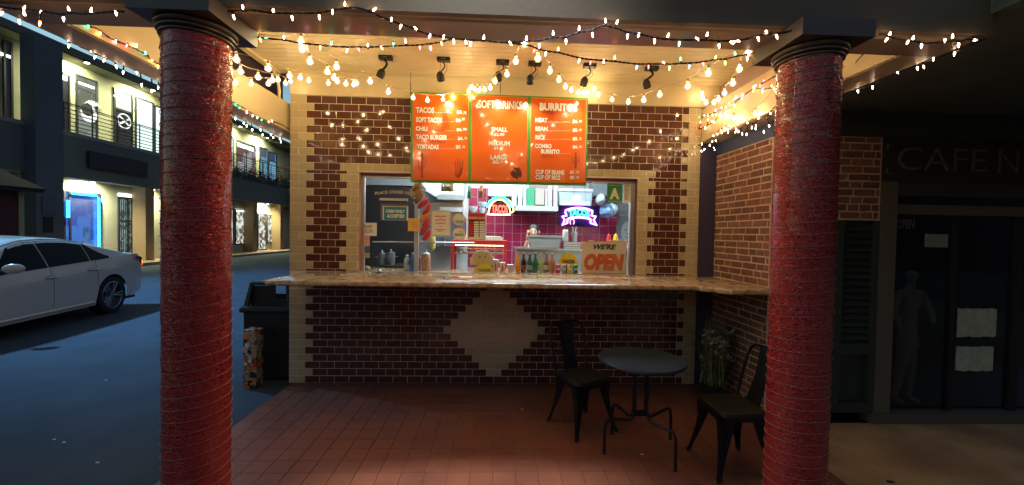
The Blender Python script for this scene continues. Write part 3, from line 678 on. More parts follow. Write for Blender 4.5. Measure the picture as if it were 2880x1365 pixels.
# ---- the woman behind the bus tub
hx, hz = A(KB, 452, 640, 6.15).x, A(KB, 452, 640, 6.15).z
pw_ = thing('person', 'woman with dark hair in a purple shirt holding a phone to her ear', 'person', (hx, 6.2, .12))
SK = mat('skin_tone', (.50, .28, .19), .5)
Hh = hz
N_ = {'pel': (hx, 6.24, 1.0, (.14, .10)), 'wai': (hx, 6.24, 1.14, (.12, .09)), 'che': (hx, 6.25, Hh-.40, (.15, .10)), 'col': (hx, 6.25, Hh-.24, (.10, .07)), 'nec': (hx, 6.245, Hh-.16, .048),
      'jaw': (hx-.005, 6.215, Hh-.075, (.052, .058)), 'hea': (hx, 6.235, Hh+.01, (.073, .085)), 'top': (hx, 6.25, Hh+.07, (.055, .06)),
      'sr': (hx-.15, 6.25, Hh-.28, .055), 'er': (hx-.22, 6.20, Hh-.50, .042), 'wr': (hx-.13, 6.12, Hh-.22, .03), 'hr': (hx-.095, 6.13, Hh-.12, .034),
      'sl': (hx+.15, 6.25, Hh-.28, .055), 'el': (hx+.22, 6.20, Hh-.52, .042), 'wl': (hx+.10, 6.08, Hh-.50, .03), 'hl': (hx+.03, 6.05, Hh-.49, .03),
      'kl': (hx+.1, 6.24, .62, .07), 'al': (hx+.1, 6.26, .20, .04), 'fl': (hx+.1, 6.14, .16, .035), 'kr': (hx-.1, 6.24, .62, .07), 'ar': (hx-.1, 6.26, .20, .04), 'fr': (hx-.1, 6.14, .16, .035)}
E2 = [('pel', 'wai'), ('wai', 'che'), ('che', 'col'), ('col', 'nec'), ('nec', 'jaw'), ('jaw', 'hea'), ('hea', 'top'), ('col', 'sr'), ('sr', 'er'), ('er', 'wr'), ('wr', 'hr'), ('col', 'sl'), ('sl', 'el'), ('el', 'wl'), ('wl', 'hl'),
      ('pel', 'kl'), ('kl', 'al'), ('al', 'fl'), ('pel', 'kr'), ('kr', 'ar'), ('ar', 'fr')]
skin_body(N_, E2, 'body', SK, pw_)
sh_n = {k: N_[k] for k in ('pel', 'wai', 'che', 'col', 'sr', 'er', 'sl', 'el', 'wl')}
sh_n = {k: (v[0], v[1], v[2]-(.02 if k == 'col' else 0), tuple(q+.012 for q in v[3]) if isinstance(v[3], tuple) else v[3]+.012) for k, v in sh_n.items()}
skin_body(sh_n, [e for e in E2 if e[0] in sh_n and e[1] in sh_n], 'shirt', mat('purple_cloth', (.25, .05, .30), .8), pw_)
q = MB().sphere((0, 0, 0), 1, 16)
q.v = [(hx+.012+x*.085, 6.268+y_*.088, Hh+.035+z_*.092) for x, y_, z_ in q.v]
q.build('hair', mat('black_hair', (.012, .01, .010), .4), pw_, smooth=True)
q = MB().sphere((hx+.03, 6.35, Hh+.02), .045, 12); q.build('hair_bun', mat('black_hair', (.012, .01, .010), .4), pw_, smooth=True)
for dx in (-.036, .018): 
    MB().sphere((hx+dx, 6.147, Hh+.012), .009, 8, .6).build('eye', INK, pw_, smooth=True)
    MB().box(hx+dx-.014, hx+dx+.014, 6.146, 6.156, Hh+.030, Hh+.035).build('eyebrow', INK, pw_)
MB().cyl((hx-.009, 6.155, Hh+.01), (hx-.009, 6.130, Hh-.030), .007, .014, 10).build('nose', SK, pw_, smooth=True)
MB().box(hx-.032, hx+.012, 6.146, 6.156, Hh-.062, Hh-.052).build('mouth', mat('lip_tone', (.35, .10, .09), .5), pw_)
for s in (-1, 1): MB().sphere((hx+s*.078, 6.235, Hh), .02, 10, 1.5).build('ear', SK, pw_, smooth=True)
for k in range(4):
    z_ = Hh-.115+k*.018
    MB().tube([(hx-.10, 6.115, z_), (hx-.112, 6.10, z_+.004), (hx-.118, 6.12, z_+.01), (hx-.108, 6.14, z_+.012)], .0085, 6).build('finger', SK, pw_, smooth=True)
MB().tube([(hx-.09, 6.11, Hh-.12), (hx-.085, 6.095, Hh-.09), (hx-.09, 6.10, Hh-.06)], .009, 6).build('thumb', SK, pw_, smooth=True)
single(MB().box(hx-.108, hx-.094, 6.12, 6.19, Hh-.10, Hh+.03).build('mobile_phone', mat('phone_yellow', (.6, .5, .05), .4)), 'yellow cased phone held to the ear of the woman', 'phone')

# ---- warmer cabinet
wc = thing('food_warmer', 'red framed glass food warmer with taco shells inside', 'warmer', (-.2, 5.2, ZC-.3))
RED = mat('warmer_red', (.62, .03, .035), .35)
a, b = A(KA, 1030, 1050, 5.15), A(KA, 1600, 745, 5.15)
a.z = 1.12
MB().box(a.x, b.x, 5.15, 5.6, b.z-.06, b.z).build('top_panel', RED, wc)
MB().box(a.x, a.x+.03, 5.15, 5.18, a.z, b.z-.061).build('post', RED, wc); MB().box(b.x-.03, b.x, 5.15, 5.18, a.z, b.z-.061).build('post', RED, wc)
MB().box(a.x, a.x+.03, 5.57, 5.6, a.z, b.z-.061).build('post', RED, wc); MB().box(b.x-.03, b.x, 5.57, 5.6, a.z, b.z-.061).build('post', RED, wc)
MB().box(a.x, b.x, 5.15, 5.6, 1.02, a.z-.001).build('base_panel', RED, wc)
zs = A(KA, 1200, 880, 5.15).z
MB().box(a.x+.031, b.x-.031, 5.19, 5.56, zs, zs+.012).build('shelf', mat('warm_shelf', (.7, .6, .45), .4), wc)
MB().box(a.x+.031, b.x-.031, 5.155, 5.16, a.z, b.z-.062).build('glass_pane', GLASSP, wc)
MB().box(a.x+.04, b.x-.04, 5.3, 5.34, b.z-.075, b.z-.062).build('heat_lamp', emission('heat_lamp', (1, .8, .5), 5), wc)
MB().box(b.x-.36, b.x-.05, 5.14, 5.148, b.z+.004, b.z+.045).build('price_strip', PAPER, wc); single(slab(KC, 850, 1012, 1525, 1085, 5.2, .3, 'white_tray', mat('ivory', (.8, .76, .66), .5)), 'ivory tray lying on top of the food warmer', 'tray')
SHELL = mat('taco_shell', (.70, .42, .08), .6, col2=(.55, .30, .05), vscale=40, bump=.3)
k = 0
for row, zz0 in ((0, a.z+.003), (1, zs+.015)):
    for i in range(9):
        x = a.x+.09+i*(b.x-a.x-.18)/8; k += 1
        th = rng(0, PI, 9); q = MB(); vs = []
        for tt in th: vs += [(x+.062*math.cos(tt), 5.25, zz0+.055*math.sin(tt)), (x+.062*math.cos(tt), 5.33, zz0+.055*math.sin(tt))]
        q.add(vs, [(2*j, 2*j+1, 2*j+3, 2*j+2) for j in range(8)]); q.add([(vx+(x-vx)*.06, vy, vz-.004) for vx, vy, vz in vs], [(2*j, 2*j+2, 2*j+3, 2*j+1) for j in range(8)])
        o = q.build('taco_shell', SHELL, smooth=True); tag(o, ('golden taco shell on the floor of the food warmer', 'golden taco shell on the upper shelf of the food warmer')[row], 'taco shell', ('taco shells on the warmer floor', 'taco shells on the warmer shelf')[row])

# ---- signs and papers on the glass
GY = DW+.072
def sheet(f, x0, y0, x1, y1, name, m, label, cat, Y=GY, th=.002, parent=None):
    a, b = A(f, x0, y1, Y), A(f, x1, y0, Y)
    t = thing(name, label, cat, ((a.x+b.x)/2, Y, a.z))
    MB().box(a.x, b.x, Y-th, Y, a.z, b.z).build('sheet', m, t); return t, a, b
def T(f, s, x0, y0, x1, y1, m, parent, Y, **k):
    """lettering that fills a measured rectangle"""
    a, b = A(f, x0, y1, Y), A(f, x1, y0, Y)
    return text(s, (a.x, Y, a.z), b.x-a.x, b.z-a.z, m, parent, **k)
TEAL = mat('teal_print', (.02, .22, .32), .5)
t, a, b = sheet(KA, 325, 322, 603, 538, 'cash_only_sign', mat('grey_acrylic', (.16, .18, .22), .3), 'teal cash only sign in a grey acrylic holder on the glass', 'sign')
MB().box(a.x, b.x, GY-.05, GY-.003, A(KA, 0, 335, GY).z, b.z).build('holder_lid', mat('clear_rim', (.5, .52, .55), .2), t)
a2, b2 = A(KA, 348, 535, GY), A(KA, 605, 400, GY); MB().box(a2.x, b2.x, GY-.007, GY-.003, a2.z, b2.z).build('border', PAPER, t)
a2, b2 = A(KA, 360, 532, GY), A(KA, 590, 406, GY); MB().box(a2.x, b2.x, GY-.009, GY-.0075, a2.z, b2.z).build('panel', TEAL, t)
T(KA, 'CASH ONLY', 378, 432, 570, 462, PAPER, t, GY-.0095, bold=.04); T(KA, 'ACCEPTED', 388, 480, 565, 512, PAPER, t, GY-.0095, bold=.04)
t = thing('order_lettering', 'gold arched lettering about placing orders on the dark end of the glass', 'lettering', (-1.2, GY, 2.1))
GOLD = mat('gold_letter', (.55, .42, .22), .5)
c = A(KA, 470, 268, GY)
text('PLACE ORDER HERE', c, A(KA, 690, 0, GY).x-A(KA, 285, 0, GY).x, .034, GOLD, t, align='C', bold=.03, arch=.022)
t, a, b = sheet(KA, 138, 565, 287, 695, 'refill_note', PAPER, 'handwritten refill price note at the lower left of the glass', 'note')
T(KA, 'Refill', 155, 585, 240, 615, INK, t, GY-.003, bold=-.005, shear=.2); T(KA, '$2.50', 148, 628, 245, 668, INK, t, GY-.003, bold=-.005)
t, a, b = sheet(KA, 600, 520, 720, 648, 'orange_note', mat('orange_paper', (.80, .50, .12), .7), 'plain yellow orange note stuck beside the snack bags', 'note')
for k in range(3): T(KA, '-----', 640, 560+k*22, 690, 564+k*22, mat('faint_ink', (.45, .28, .08), .7), t, GY-.003)
for k, (y0, y1, c, lab) in enumerate(((695, 735, (.7, .35, .25), 'upper salmon sticker in the strip at the left of the glass'), (738, 800, (.75, .4, .28), 'lower salmon sticker in the strip at the left of the glass'), (805, 860, (.04, .16, .25), 'dark teal wave sticker in the strip at the left of the glass'), (866, 918, (.5, .4, .25), 'tan sticker at the bottom of the strip at the left of the glass'))):
    single(slab(KA, 162, y0, 216, y1, GY-.002, .002, 'window_sticker', mat('sticker_%d' % k, c, .5)), lab, 'sticker')
t, a, b = sheet(KC, 315, 565, 665, 1008, 'menu_sheet', mat('sheet_frame', (.55, .57, .58), .5), 'white framed notice sheet with red lines beside the snack bags', 'sheet')
a2, b2 = A(KC, 335, 985, GY), A(KC, 642, 585, GY); MB().box(a2.x, b2.x, GY-.005, GY-.003, a2.z, b2.z).build('paper', PAPER, t)
RINK = mat('red_ink', (.55, .10, .10), .7)
for x0, x1, y_, h_ in ((385, 580, 665, 6), (450, 520, 698, 5), (385, 575, 728, 6), (400, 560, 782, 6), (465, 510, 835, 5), (395, 560, 892, 6), (440, 505, 922, 5)):
    a2, b2 = A(KC, x0, y_+h_, GY), A(KC, x1, y_-h_, GY); MB().box(a2.x, b2.x, GY-.0065, GY-.0051, a2.z, b2.z).build('print_line', RINK, t)
def round_sticker(cx, cy, rr, label, rim, lines):
    c = A(KC, cx, cy, GY-.004); r = px_len(KC, 0, rr, GY)
    t = thing('round_sticker', label, 'sticker', c)
    MB().lathe((c.x, GY-.002, c.z), [(r, -.002), (r, 0)], 40, axis=(0, 1, 0)).build('rim', rim, t); MB().lathe((c.x, GY-.0045, c.z), [(r*.86, -.001), (r*.86, .0005)], 40, axis=(0, 1, 0)).build('face', PAPER, t)
    for s, x0, y0, x1, y1, m_ in lines: T(KC, s, x0, y0, x1, y1, m_, t, GY-.007, bold=.03, shear=.15)
LG = mat('leaf_green', (.03, .28, .08), .5)
round_sticker(795, 718, 112, 'round sticker with green script, upper of two on the glass', mat('rim_tan', (.62, .40, .25), .5), (('OLE!', 735, 735, 870, 778, LG),))
round_sticker(803, 962, 115, 'round orange rimmed sticker with green block letters, lower of two', mat('rim_orange', (.85, .38, .08), .5), (('range', 785, 915, 865, 940, mat('print_orange', (.85, .4, .05), .5)), ('BANG!', 725, 955, 885, 1005, LG)))
t, a, b = sheet(KC, 945, 610, 1262, 1065, 'business_hours_sign', PAPER, 'red and black business hours sign on the glass', 'sign')
a2, b2 = A(KC, 958, 725, GY), A(KC, 1250, 615, GY); MB().box(a2.x, b2.x, GY-.004, GY-.0025, a2.z, b2.z).build('header', mat('sign_red', (.65, .05, .03), .5), t)
T(KC, 'BUSINESS HOURS', 968, 675, 1240, 707, PAPER, t, GY-.0045, bold=.02)
a2, b2 = A(KC, 958, 1060, GY), A(KC, 1245, 732, GY); MB().box(a2.x, b2.x, GY-.004, GY-.0025, a2.z, b2.z).build('table', INK, t)
for k in range(7):
    y_ = 752+k*39.5
    for x0, x1, mm_ in ((965, 1040, mat('sign_red', (.65, .05, .03), .5)), (1055, 1140, PAPER), (1152, 1238, PAPER)):
        a2, b2 = A(KC, x0, y_+30, GY), A(KC, x1, y_, GY); MB().box(a2.x, b2.x, GY-.0055, GY-.0042, a2.z, b2.z).build('cell', mm_, t)
a2, b2 = A(KC, 970, 1052, GY), A(KC, 1235, 1028, GY); MB().box(a2.x, b2.x, GY-.0055, GY-.0042, a2.z, b2.z).build('cell', PAPER, t)
AG = mat('grade_green', (.04, .27, .10), .5)
t, a, b = sheet(KB, 1208, 138, 1372, 335, 'hygiene_grade_card', AG, 'green hygiene grade card with a white letter A', 'card')
T(KB, 'A', 1238, 185, 1342, 298, PAPER, t, GY-.003, bold=.055)
for y_ in (150, 318): a2, b2 = A(KB, 1222, y_+8, GY), A(KB, 1360, y_, GY); MB().box(a2.x, b2.x, GY-.0035, GY-.0021, a2.z, b2.z).build('print_line', mat('pale_green_print', (.3, .5, .3), .6), t)
t, a, b = sheet(KB, 1378, 138, 1458, 335, 'inspection_sheet', PAPER, 'narrow white inspection sheet right of the grade card', 'sheet')
for k in range(12): a2, b2 = A(KB, 1388, 158+k*13, GY), A(KB, 1440-(k % 3)*8, 155+k*13, GY); MB().box(a2.x, b2.x, GY-.0035, GY-.0021, a2.z, b2.z).build('print_line', GREYL, t)

# ---- hanging snack bags
rnd = random.Random(5)
SN = [mat('snack_red', (.62, .04, .03), .3), mat('snack_brown', (.30, .13, .03), .35), mat('snack_orange', (.75, .22, .03), .3)]
FOIL = mat('bag_foil', (.62, .6, .6), .3, metal=.6)
hg = [(690, 190, 1, 'brown snack packet at the very top of the hanging strip'), (700, 250, 1, 'brown snack packet second from the top of the hanging strip'), (715, 310, 1, 'brown snack packet third from the top of the hanging strip'), (755, 370, 0, 'red snack packet just under the brown ones on the hanging strip'), (790, 435, 0, 'red snack packet above the orange one on the hanging strip'),
      (765, 510, 2, 'orange snack packet on the hanging strip'), (785, 575, 0, 'red snack packet below the orange one on the hanging strip'), (765, 630, 0, 'red snack packet next to last on the hanging strip'), (800, 690, 0, 'red snack packet at the bottom of the hanging strip')]
for x, y_, k, lab in hg:
    c = A(KA, x, y_, 4.78); t = thing('snack_packet', lab, 'snack packet', c, 'snack packets hanging inside the window')
    an = math.radians(rnd.uniform(25, 50)); ca, sa = math.cos(an), math.sin(an); w, h = .035, .085
    q = MB().sphere((0, 0, 0), 1, 12); q.v = [(c.x+(u*w)*ca+(v*h)*sa+rnd.gauss(0, .002), c.y+d*.016, c.z-(u*w)*sa+(v*h)*ca+rnd.gauss(0, .002)) for u, d, v in q.v]; q.build('packet', SN[k], t, smooth=True)
    for s in (-1, 1):
        q = MB(); e = [(-w*.8, s*h*.82), (w*.8, s*h*.82), (w*.9, s*h*1.1), (-w*.9, s*h*1.1)]
        q.add([(c.x+u*ca+v*sa, c.y+d, c.z-u*sa+v*ca) for d in (-.002, .002) for u, v in e], [(0, 1, 2, 3), (7, 6, 5, 4), (0, 4, 5, 1), (1, 5, 6, 2), (2, 6, 7, 3), (3, 7, 4, 0)]); q.build('seal', FOIL, t)
a = A(KA, 740, 150, 4.80); b = A(KA, 815, 745, 4.80)
tag(MB().tube([(a.x, 4.80, 2.3), (a.x+.01, 4.80, a.z), (b.x, 4.80, b.z)], .004).build('clip_strip', FOIL), 'thin clip strip that carries the snack packets', 'strip')
# netting bags above, yellow bag
for x, y_, w, h, c, lab in ((600, 165, 215, 75, (.20, .17, .08), 'brown straw bundle hanging just under the menu board'), (975, 250, 60, 110, (.03, .16, .06), 'green chilli bunch hanging under the menu board'), (1180, 240, 90, 110, (.30, .12, .06), 'brown and yellow dried chilli bunch under the menu board')):
    a = A(KC, x, y_, 5.2); s = px_len(KC, 0, w, 5.2)*.5; hh = abs(A(KC, 0, 0, 5.2).z-A(KC, 0, h, 5.2).z); q = MB(); rnd = random.Random(x)
    for k in range(46 if w > 100 else 30):
        x0 = a.x+rnd.uniform(-s, s)*(.3 if w < 100 else 1); x1 = a.x+rnd.uniform(-s, s); q.tube([(x0, 5.2+rnd.uniform(-.03, .03), a.z+hh*.9), ((x0+x1)/2, 5.18+rnd.uniform(-.04, .04), a.z), (x1, 5.2+rnd.uniform(-.03, .03), a.z-hh*rnd.uniform(.7, 1))], .009, 5)
    o = q.build('hanging_bunch', mat('bunch_%d' % x, c, .6, objvar=.1), smooth=True); tag(o, lab, 'bunch', kind='stuff')
q = MB(); c = A(KA, 850, 770, 4.95)
q.lathe((c.x, 4.95, c.z-.09), [(.012, 0), (.035, .03), (.036, .12), (.03, .17), (.008, .19)], 16); tag(q.build('lemon_bag', mat('lemon_yellow', (.75, .65, .04), .4, col2=(.6, .66, .4), vscale=30), smooth=True), 'yellow lemon net hanging below the notice sheet', 'bag')
# white scoops
for k, (x, y_, w, h, lab) in enumerate(((1200, 480, 75, 45, 'pale blue scoop bowl hanging by the chilli'), (1045, 560, 80, 40, 'white scoop bowl left of the hours sign top'), (1200, 585, 55, 35, 'small white scoop bowl above the hours sign'))):
    c = A(KC, x, y_, 6.2); r = px_len(KC, 0, w, 6.2)
    tag(MB().lathe((c.x, 6.2, c.z-.04), [(r*.4, 0), (r*.85, .04), (r, .09), (r*.96, .092), (r*.8, .045), (r*.3, .008)], 20).build('scoop_bowl', mat('scoop_white', (.6, .74, .82), .4), smooth=True), lab, 'bowl')

# ---- neon signs
NPINK = emission('neon_pink', (.95, .14, 1), 14); NCY = emission('neon_cyan', (.05, .9, .85), 4.5); NYEL = emission('neon_yellow', (1, .9, .25), 5); NRED = emission('neon_red', (1, .10, .06), 5)
NY = 4.66
def npath(f, pts, Y=NY): return [A(f, x, y_, Y) for x, y_ in pts]
t = thing('taco_neon_sign', 'taco shaped neon sign in yellow, turquoise and red', 'neon sign', A(KB, 100, 470, NY))
slab(KB, 5, 262, 205, 480, NY+.03, .006, 'backing', glass('sign_acrylic', (.85, .9, .9), 1.3), t)
cx, cy = 92, 440
def arc(rx, ry, a0, a1, n, wob=0, lobes=0): return [(cx+(rx+wob*math.sin(lobes*a))*math.cos(a), cy-(ry+wob*math.sin(lobes*a))*math.sin(a)) for a in rng(a0, a1, n)]
MB().tube(npath(KB, [(200, 440)]+arc(112, 138, .12, PI-.05, 24)+[(-38, 455), (100, 460), (205, 458)]), .0065, 8).build('yellow_tube', NYEL, t, smooth=True)
MB().tube(npath(KB, [(215, 440), (235, 425)]+[(x+14, y_-14) for x, y_ in arc(132, 150, .05, .9, 12)]), .006, 8).build('yellow_tube', NYEL, t, smooth=True)
MB().tube(npath(KB, arc(138, 168, .35, PI-.35, 70, 6, 22)), .009, 8).build('turquoise_tube', NCY, t, smooth=True)
a, b = A(KB, 12, 440, NY-.01), A(KB, 178, 360, NY-.01)
text('TACOS', a, b.x-a.x, b.z-a.z, NRED, t, outline=.028, name='neon_letters')
for x in (48, 160): MB().tube([A(KB, x, 262, NY+.03), A(KB, (x+75)/1.7, 140, NY+.03)+Vector((0, 0, .05))], .0015, 4).build('hanging_wire', BLACK, t)
t = thing('banner_neon_sign', 'pink ribbon neon sign with turquoise letters on a dark panel', 'neon sign', A(KB, 915, 570, NY))
slab(KB, 705, 368, 1135, 582, NY+.03, .01, 'backing', mat('navy_panel', (.01, .012, .05), .3), t)
def banner(xs, y0, bow): return [(x, y0+bow*((x-915)/190)**2) for x in xs]
up = banner(rng(775, 1060, 16), 388, 55); lo = banner(rng(1040, 800, 16), 488, 42)
MB().tube(npath(KB, up+[(1050, 470), (1095, 478), (1070, 515), (1105, 570), (1040, 545), (1040, 510)]+lo+[(798, 545), (745, 568), (772, 515), (745, 478), (790, 470), (775, 430)]), .0085, 8).build('pink_tube', NPINK, t, smooth=True)
a, b = A(KB, 812, 478, NY-.01), A(KB, 1030, 412, NY-.01); c = (a+b)/2
text('TACOS', (c.x, NY-.01, a.z+.012), b.x-a.x, b.z-a.z, NCY, t, outline=.03, arch=.022, align='C', name='neon_letters')
MB().tube(npath(KB, [(832, 560), (825, 535), (832, 512), (848, 505), (864, 512), (870, 535), (862, 560)]), .004, 8).build('horseshoe_tube', emission('neon_rose', (1, .25, .35), 5), t, smooth=True)
for x, y_ in ((875, 135), (975, 150)): MB().tube([A(KB, x-(20 if x < 900 else -20), 368, NY+.03)+Vector((0, .003, 0)), A(KB, x, y_, NY+.03)], .0015, 4).build('hanging_wire', BLACK, t)

# ---- things standing on the sill behind the glass
IY = 4.63
def bottle(f, xc, yt, w, liquid, cap, label, lab_m=None, cat='bottle', kind='soda', Y=IY):
    c = A(f, xc, 0, Y); r = px_len(f, 0, w, Y)/2; h = A(f, xc, yt, Y).z-ZC
    t = thing('drink_bottle', label, cat, (c.x, Y, ZC))
    if kind == 'soda': pr = [(r*.88, 0), (r, .006), (r, h*.50), (r*.92, h*.56), (r*.55, h*.70), (r*.42, h*.80), (r*.40, h*.94)]
    else: pr = [(r*.85, 0), (r, .006)]+[(r*(.95+.05*(k % 2)), h*(.08+.09*k)) for k in range(7)]+[(r*.9, h*.74), (r*.45, h*.88), (r*.42, h*.93)]
    MB().lathe((c.x, Y, ZC+.0005), pr, 20).build('bottle_body', liquid, t, smooth=True)
    MB().lathe((c.x, Y, ZC+h*.935), [(r*.46, 0), (r*.5, h*.03), (r*.42, h*.06)], 16).build('cap', cap, t, smooth=True)
    if lab_m: MB().lathe((c.x, Y, ZC+h*.16), [(r*1.02, 0), (r*1.02, h*.22)], 20).build('wrapper', lab_m, t, smooth=True)
def liq(n, c, tr=.0): return mat(n, c, .08, coat=.6, trans=tr)
CAPW = mat('cap_white', (.7, .7, .7), .4)
bottle(KB, 300, 845, 52, liq('orange_soda', (.80, .30, .02)), mat('cap_rust', (.4, .2, .1), .4), 'bright orange soda bottle, leftmost of the soda row', None)
bottle(KB, 360, 850, 54, liq('cola_dark', (.03, .008, .012)), CAPW, 'dark cola bottle with red wrapper in the soda row', mat('cola_wrap', (.35, .04, .05), .4))
bottle(KB, 425, 855, 58, liq('green_glass_a', (.02, .16, .10), .3), CAPW, 'green glass bottle beside the dark cola bottle', mat('silver_wrap', (.22, .34, .28), .4))
bottle(KB, 484, 848, 54, liq('green_glass_b', (.02, .20, .10), .3), CAPW, 'green glass bottle nearer the pale lime bottle', None)
bottle(KB, 543, 855, 54, liq('lime_soda', (.42, .50, .18)), CAPW, 'pale lime soda bottle in the soda row', mat('cream_wrap', (.55, .55, .42), .5))
bottle(KB, 601, 852, 54, liq('brown_soda', (.25, .12, .08)), CAPW, 'brownish soda bottle between the lime and orange ones', mat('cream_wrap', (.55, .55, .42), .5))
bottle(KB, 660, 855, 58, liq('mandarin_soda', (.55, .20, .06)), CAPW, 'muted orange soda bottle behind the pink can', None)
bottle(KA, 602, 885, 62, mat('clear_plastic', (.62, .70, .74), .08, trans=.7), WHITE, 'clear water bottle on the sill', mat('water_label', (.5, .6, .68), .4), kind='water')
bottle(KA, 662, 865, 60, mat('blue_plastic', (.10, .28, .75), .1, trans=.4), mat('cap_blue', (.3, .5, .9), .4), 'blue drink bottle beside the clear water bottle', None, kind='water')
def can(xc, col, label):
    c = A(KB, xc, 0, 4.60); r = .0285; h = A(KB, 0, 968, 4.60).z-ZC
    t = thing('drink_can', label, 'can', (c.x, 4.60, ZC), 'drink cans in front of the soda bottles')
    MB().lathe((c.x, 4.60, ZC+.0005), [(r*.8, 0), (r, .008), (r, h-.012), (r*.86, h-.002)], 20).build('can_body', col, t, smooth=True)
    MB().lathe((c.x, 4.60, ZC+h-.0015), [(r*.86, 0), (r*.84, .003)], 20).build('lid', ALU, t, smooth=True)
    b_ = MB(); b_.box(c.x-.016, c.x+.016, 4.60-r-.001, 4.60-r+.004, ZC+h*.4, ZC+h*.62); b_.build('logo_patch', PAPER, t)
can(720, mat('can_pink', (.55, .04, .12), .3), 'crimson pink drink can, leftmost of four cans'); can(783, mat('can_silver', (.45, .42, .40), .3, metal=.5), 'silver drink can between the crimson and yellow cans')
can(843, mat('can_yellow', (.72, .52, .06), .3), 'yellow drink can between the silver and green cans'); can(905, mat('can_green', (.02, .25, .08), .3), 'green drink can beside the open sign')
def cup(x0, x1, yt, label, logo, Y=4.62):
    c = A(KB, (x0+x1)/2, 0, Y); r = px_len(KB, x0, x1, Y)/2; h = A(KB, 0, yt, Y).z-ZC
    t = thing('paper_cup', label, 'cup', (c.x, Y, ZC)); MB().lathe((c.x, Y, ZC+.0005), [(r*.68, 0), (r*.97, h), (r*1.03, h+.004), (r*.9, h+.003)], 24).build('cup_body', mat('cup_white', (.78, .74, .66), .5), t, smooth=True)
    if logo:
        s = h*.42; q = MB(); z0 = ZC+h*.5; pf = [(.30, -1), (.34, -.5), (.26, -.1), (.32, .3), (.12, .62), (.09, 1)]
        q.prism([(c.x+a_*s*.55, z0+b_*s*.85) for a_, b_ in pf]+[(c.x-a_*s*.55, z0+b_*s*.85) for a_, b_ in reversed(pf)], Y-r*1.02, Y-r*1.02+.003); q.build('bottle_print', mat('logo_red', (.65, .02, .02), .5), t)
cup(34, 102, 930, 'tall white paper cup printed with a red bottle', True); cup(108, 172, 958, 'shorter white paper cup printed with a red bottle', True); cup(188, 262, 980, 'plain cream paper cup without print', False)
MB_ = thing('sweets_jar', 'clear jar packed with brown sweets next to the blue bottle', 'jar', (A(KA, 797, 0, 4.66).x, 4.66, ZC)); x = A(KA, 797, 0, 4.66).x
h = A(KA, 797, 890, 4.66).z-ZC; r = px_len(KA, 0, 44, 4.66)
MB().lathe((x, 4.66, ZC+.0005), [(r*.92, 0), (r, .01), (r, h*.92), (r*.9, h)], 24).build('sweets', mat('jar_sweets', (.30, .10, .04), .3, col2=(.55, .38, .25), vscale=55, var=.4), MB_, smooth=True)
MB().lathe((x, 4.66, ZC+h+.001), [(r*.95, 0), (r*.95, .015), (r*.3, .03), (.006, .06)], 24).build('jar_lid', mat('clear_lid', (.5, .5, .5), .2), MB_, smooth=True)
MB_ = thing('sauce_jar', 'small dark sauce jar behind the blue bottle', 'jar', (x-.11, 4.78, ZC)); MB().lathe((x-.11, 4.78, ZC+.0005), [(.03, 0), (.034, .01), (.034, .12), (.028, .14)], 20).build('jar_body', mat('dark_sauce', (.16, .07, .04), .2), MB_, smooth=True)
MB().lathe((x-.11, 4.78, ZC+.141), [(.030, 0), (.030, .02)], 20).build('jar_lid', STEEL, MB_, smooth=True)
be = thing('service_bell', 'small chrome service bell on the counter by the window', 'bell', (A(KA, 322, 0, 4.42).x, 4.42, ZC)); x = be.location.x
MB().lathe((x, 4.42, ZC+.0005), [(.030, 0), (.032, .008)], 20).build('bell_base', BLACK, be); MB().lathe((x, 4.42, ZC+.009), [(.028, 0), (.026, .012), (.016, .022), (.004, .026)], 20).build('dome', STEEL, be, smooth=True); MB().cyl((x, 4.42, ZC+.035), (x, 4.42, ZC+.05), .004).build('button', STEEL, be)
for k, (xx, lab) in enumerate(((160, 'rough pale stone, left one by the window corner'), (195, 'rough pale stone, right one by the window corner'))):
    c = A(KA, xx, 0, 4.62); q = MB().sphere((0, 0, 0), 1, 10); rnd = random.Random(k)
    q.v = [(c.x+u*.04*(1+rnd.uniform(-.2, .2)), 4.62+v*.03, ZC+.027+w*.027) for u, v, w in q.v]; tag(q.build('stone', CONC, smooth=True), lab, 'stone')
# steel sneeze bar on the left inside
a, b = A(KA, 245, 755, 4.9), A(KC, 1060, 1120, 4.9)
sg = thing('sneeze_guard', 'low glass guard with a bright rail along the sill', 'guard', (a.x, 4.9, ZC))
MB().cyl((a.x, 4.9, a.z), (b.x, 4.9, b.z), .007, n=8).build('rail', STEEL, sg, smooth=True); MB().box(a.x, b.x, 4.898, 4.902, ZC+.002, b.z-.008).build('glass_pane', GLASSP, sg)
# TACOS half discs, smiling taco, OPEN sign
YEL = mat('sign_yellow', (.80, .60, .03), .5)
def tacos_sign(f, x0, x1, yt, yb, Y, label, zb):
    a, b = A(f, x0, yb, Y), A(f, x1, yt, Y); cx_, r, h = (a.x+b.x)/2, (b.x-a.x)/2, b.z-zb
    t = thing('taco_shaped_sign', label, 'sign', (cx_, Y, zb)); pl = []
    for i in range(49):
        an = PI*i/48; pl.append((cx_+r*math.cos(an), zb+h*math.sin(an)))
    MB().prism(pl, Y, Y+.012).build('disc', YEL, t)
    q = MB(); 
    for i in range(17):
        an = PI*(i+.5)/17; q.lathe((cx_+(r+.002)*math.cos(an), Y+.006, zb+(h+.002)*math.sin(an)), [(.0075, 0), (.0075, .01)], 10, axis=(0, 1, 0))
    q.build('crinkled_edge', mat('edge_olive', (.55, .42, .04), .5), t)
    text('TACOS', (cx_, Y-.003, zb+h*.12), 1.3*r, h*.32, mat('navy_ink', (.03, .04, .10), .5), t, align='C', bold=.03)
tacos_sign(KA, 1272, 1468, 988, 1078, 4.61, 'yellow half round taco sign under the smiling taco', ZC)
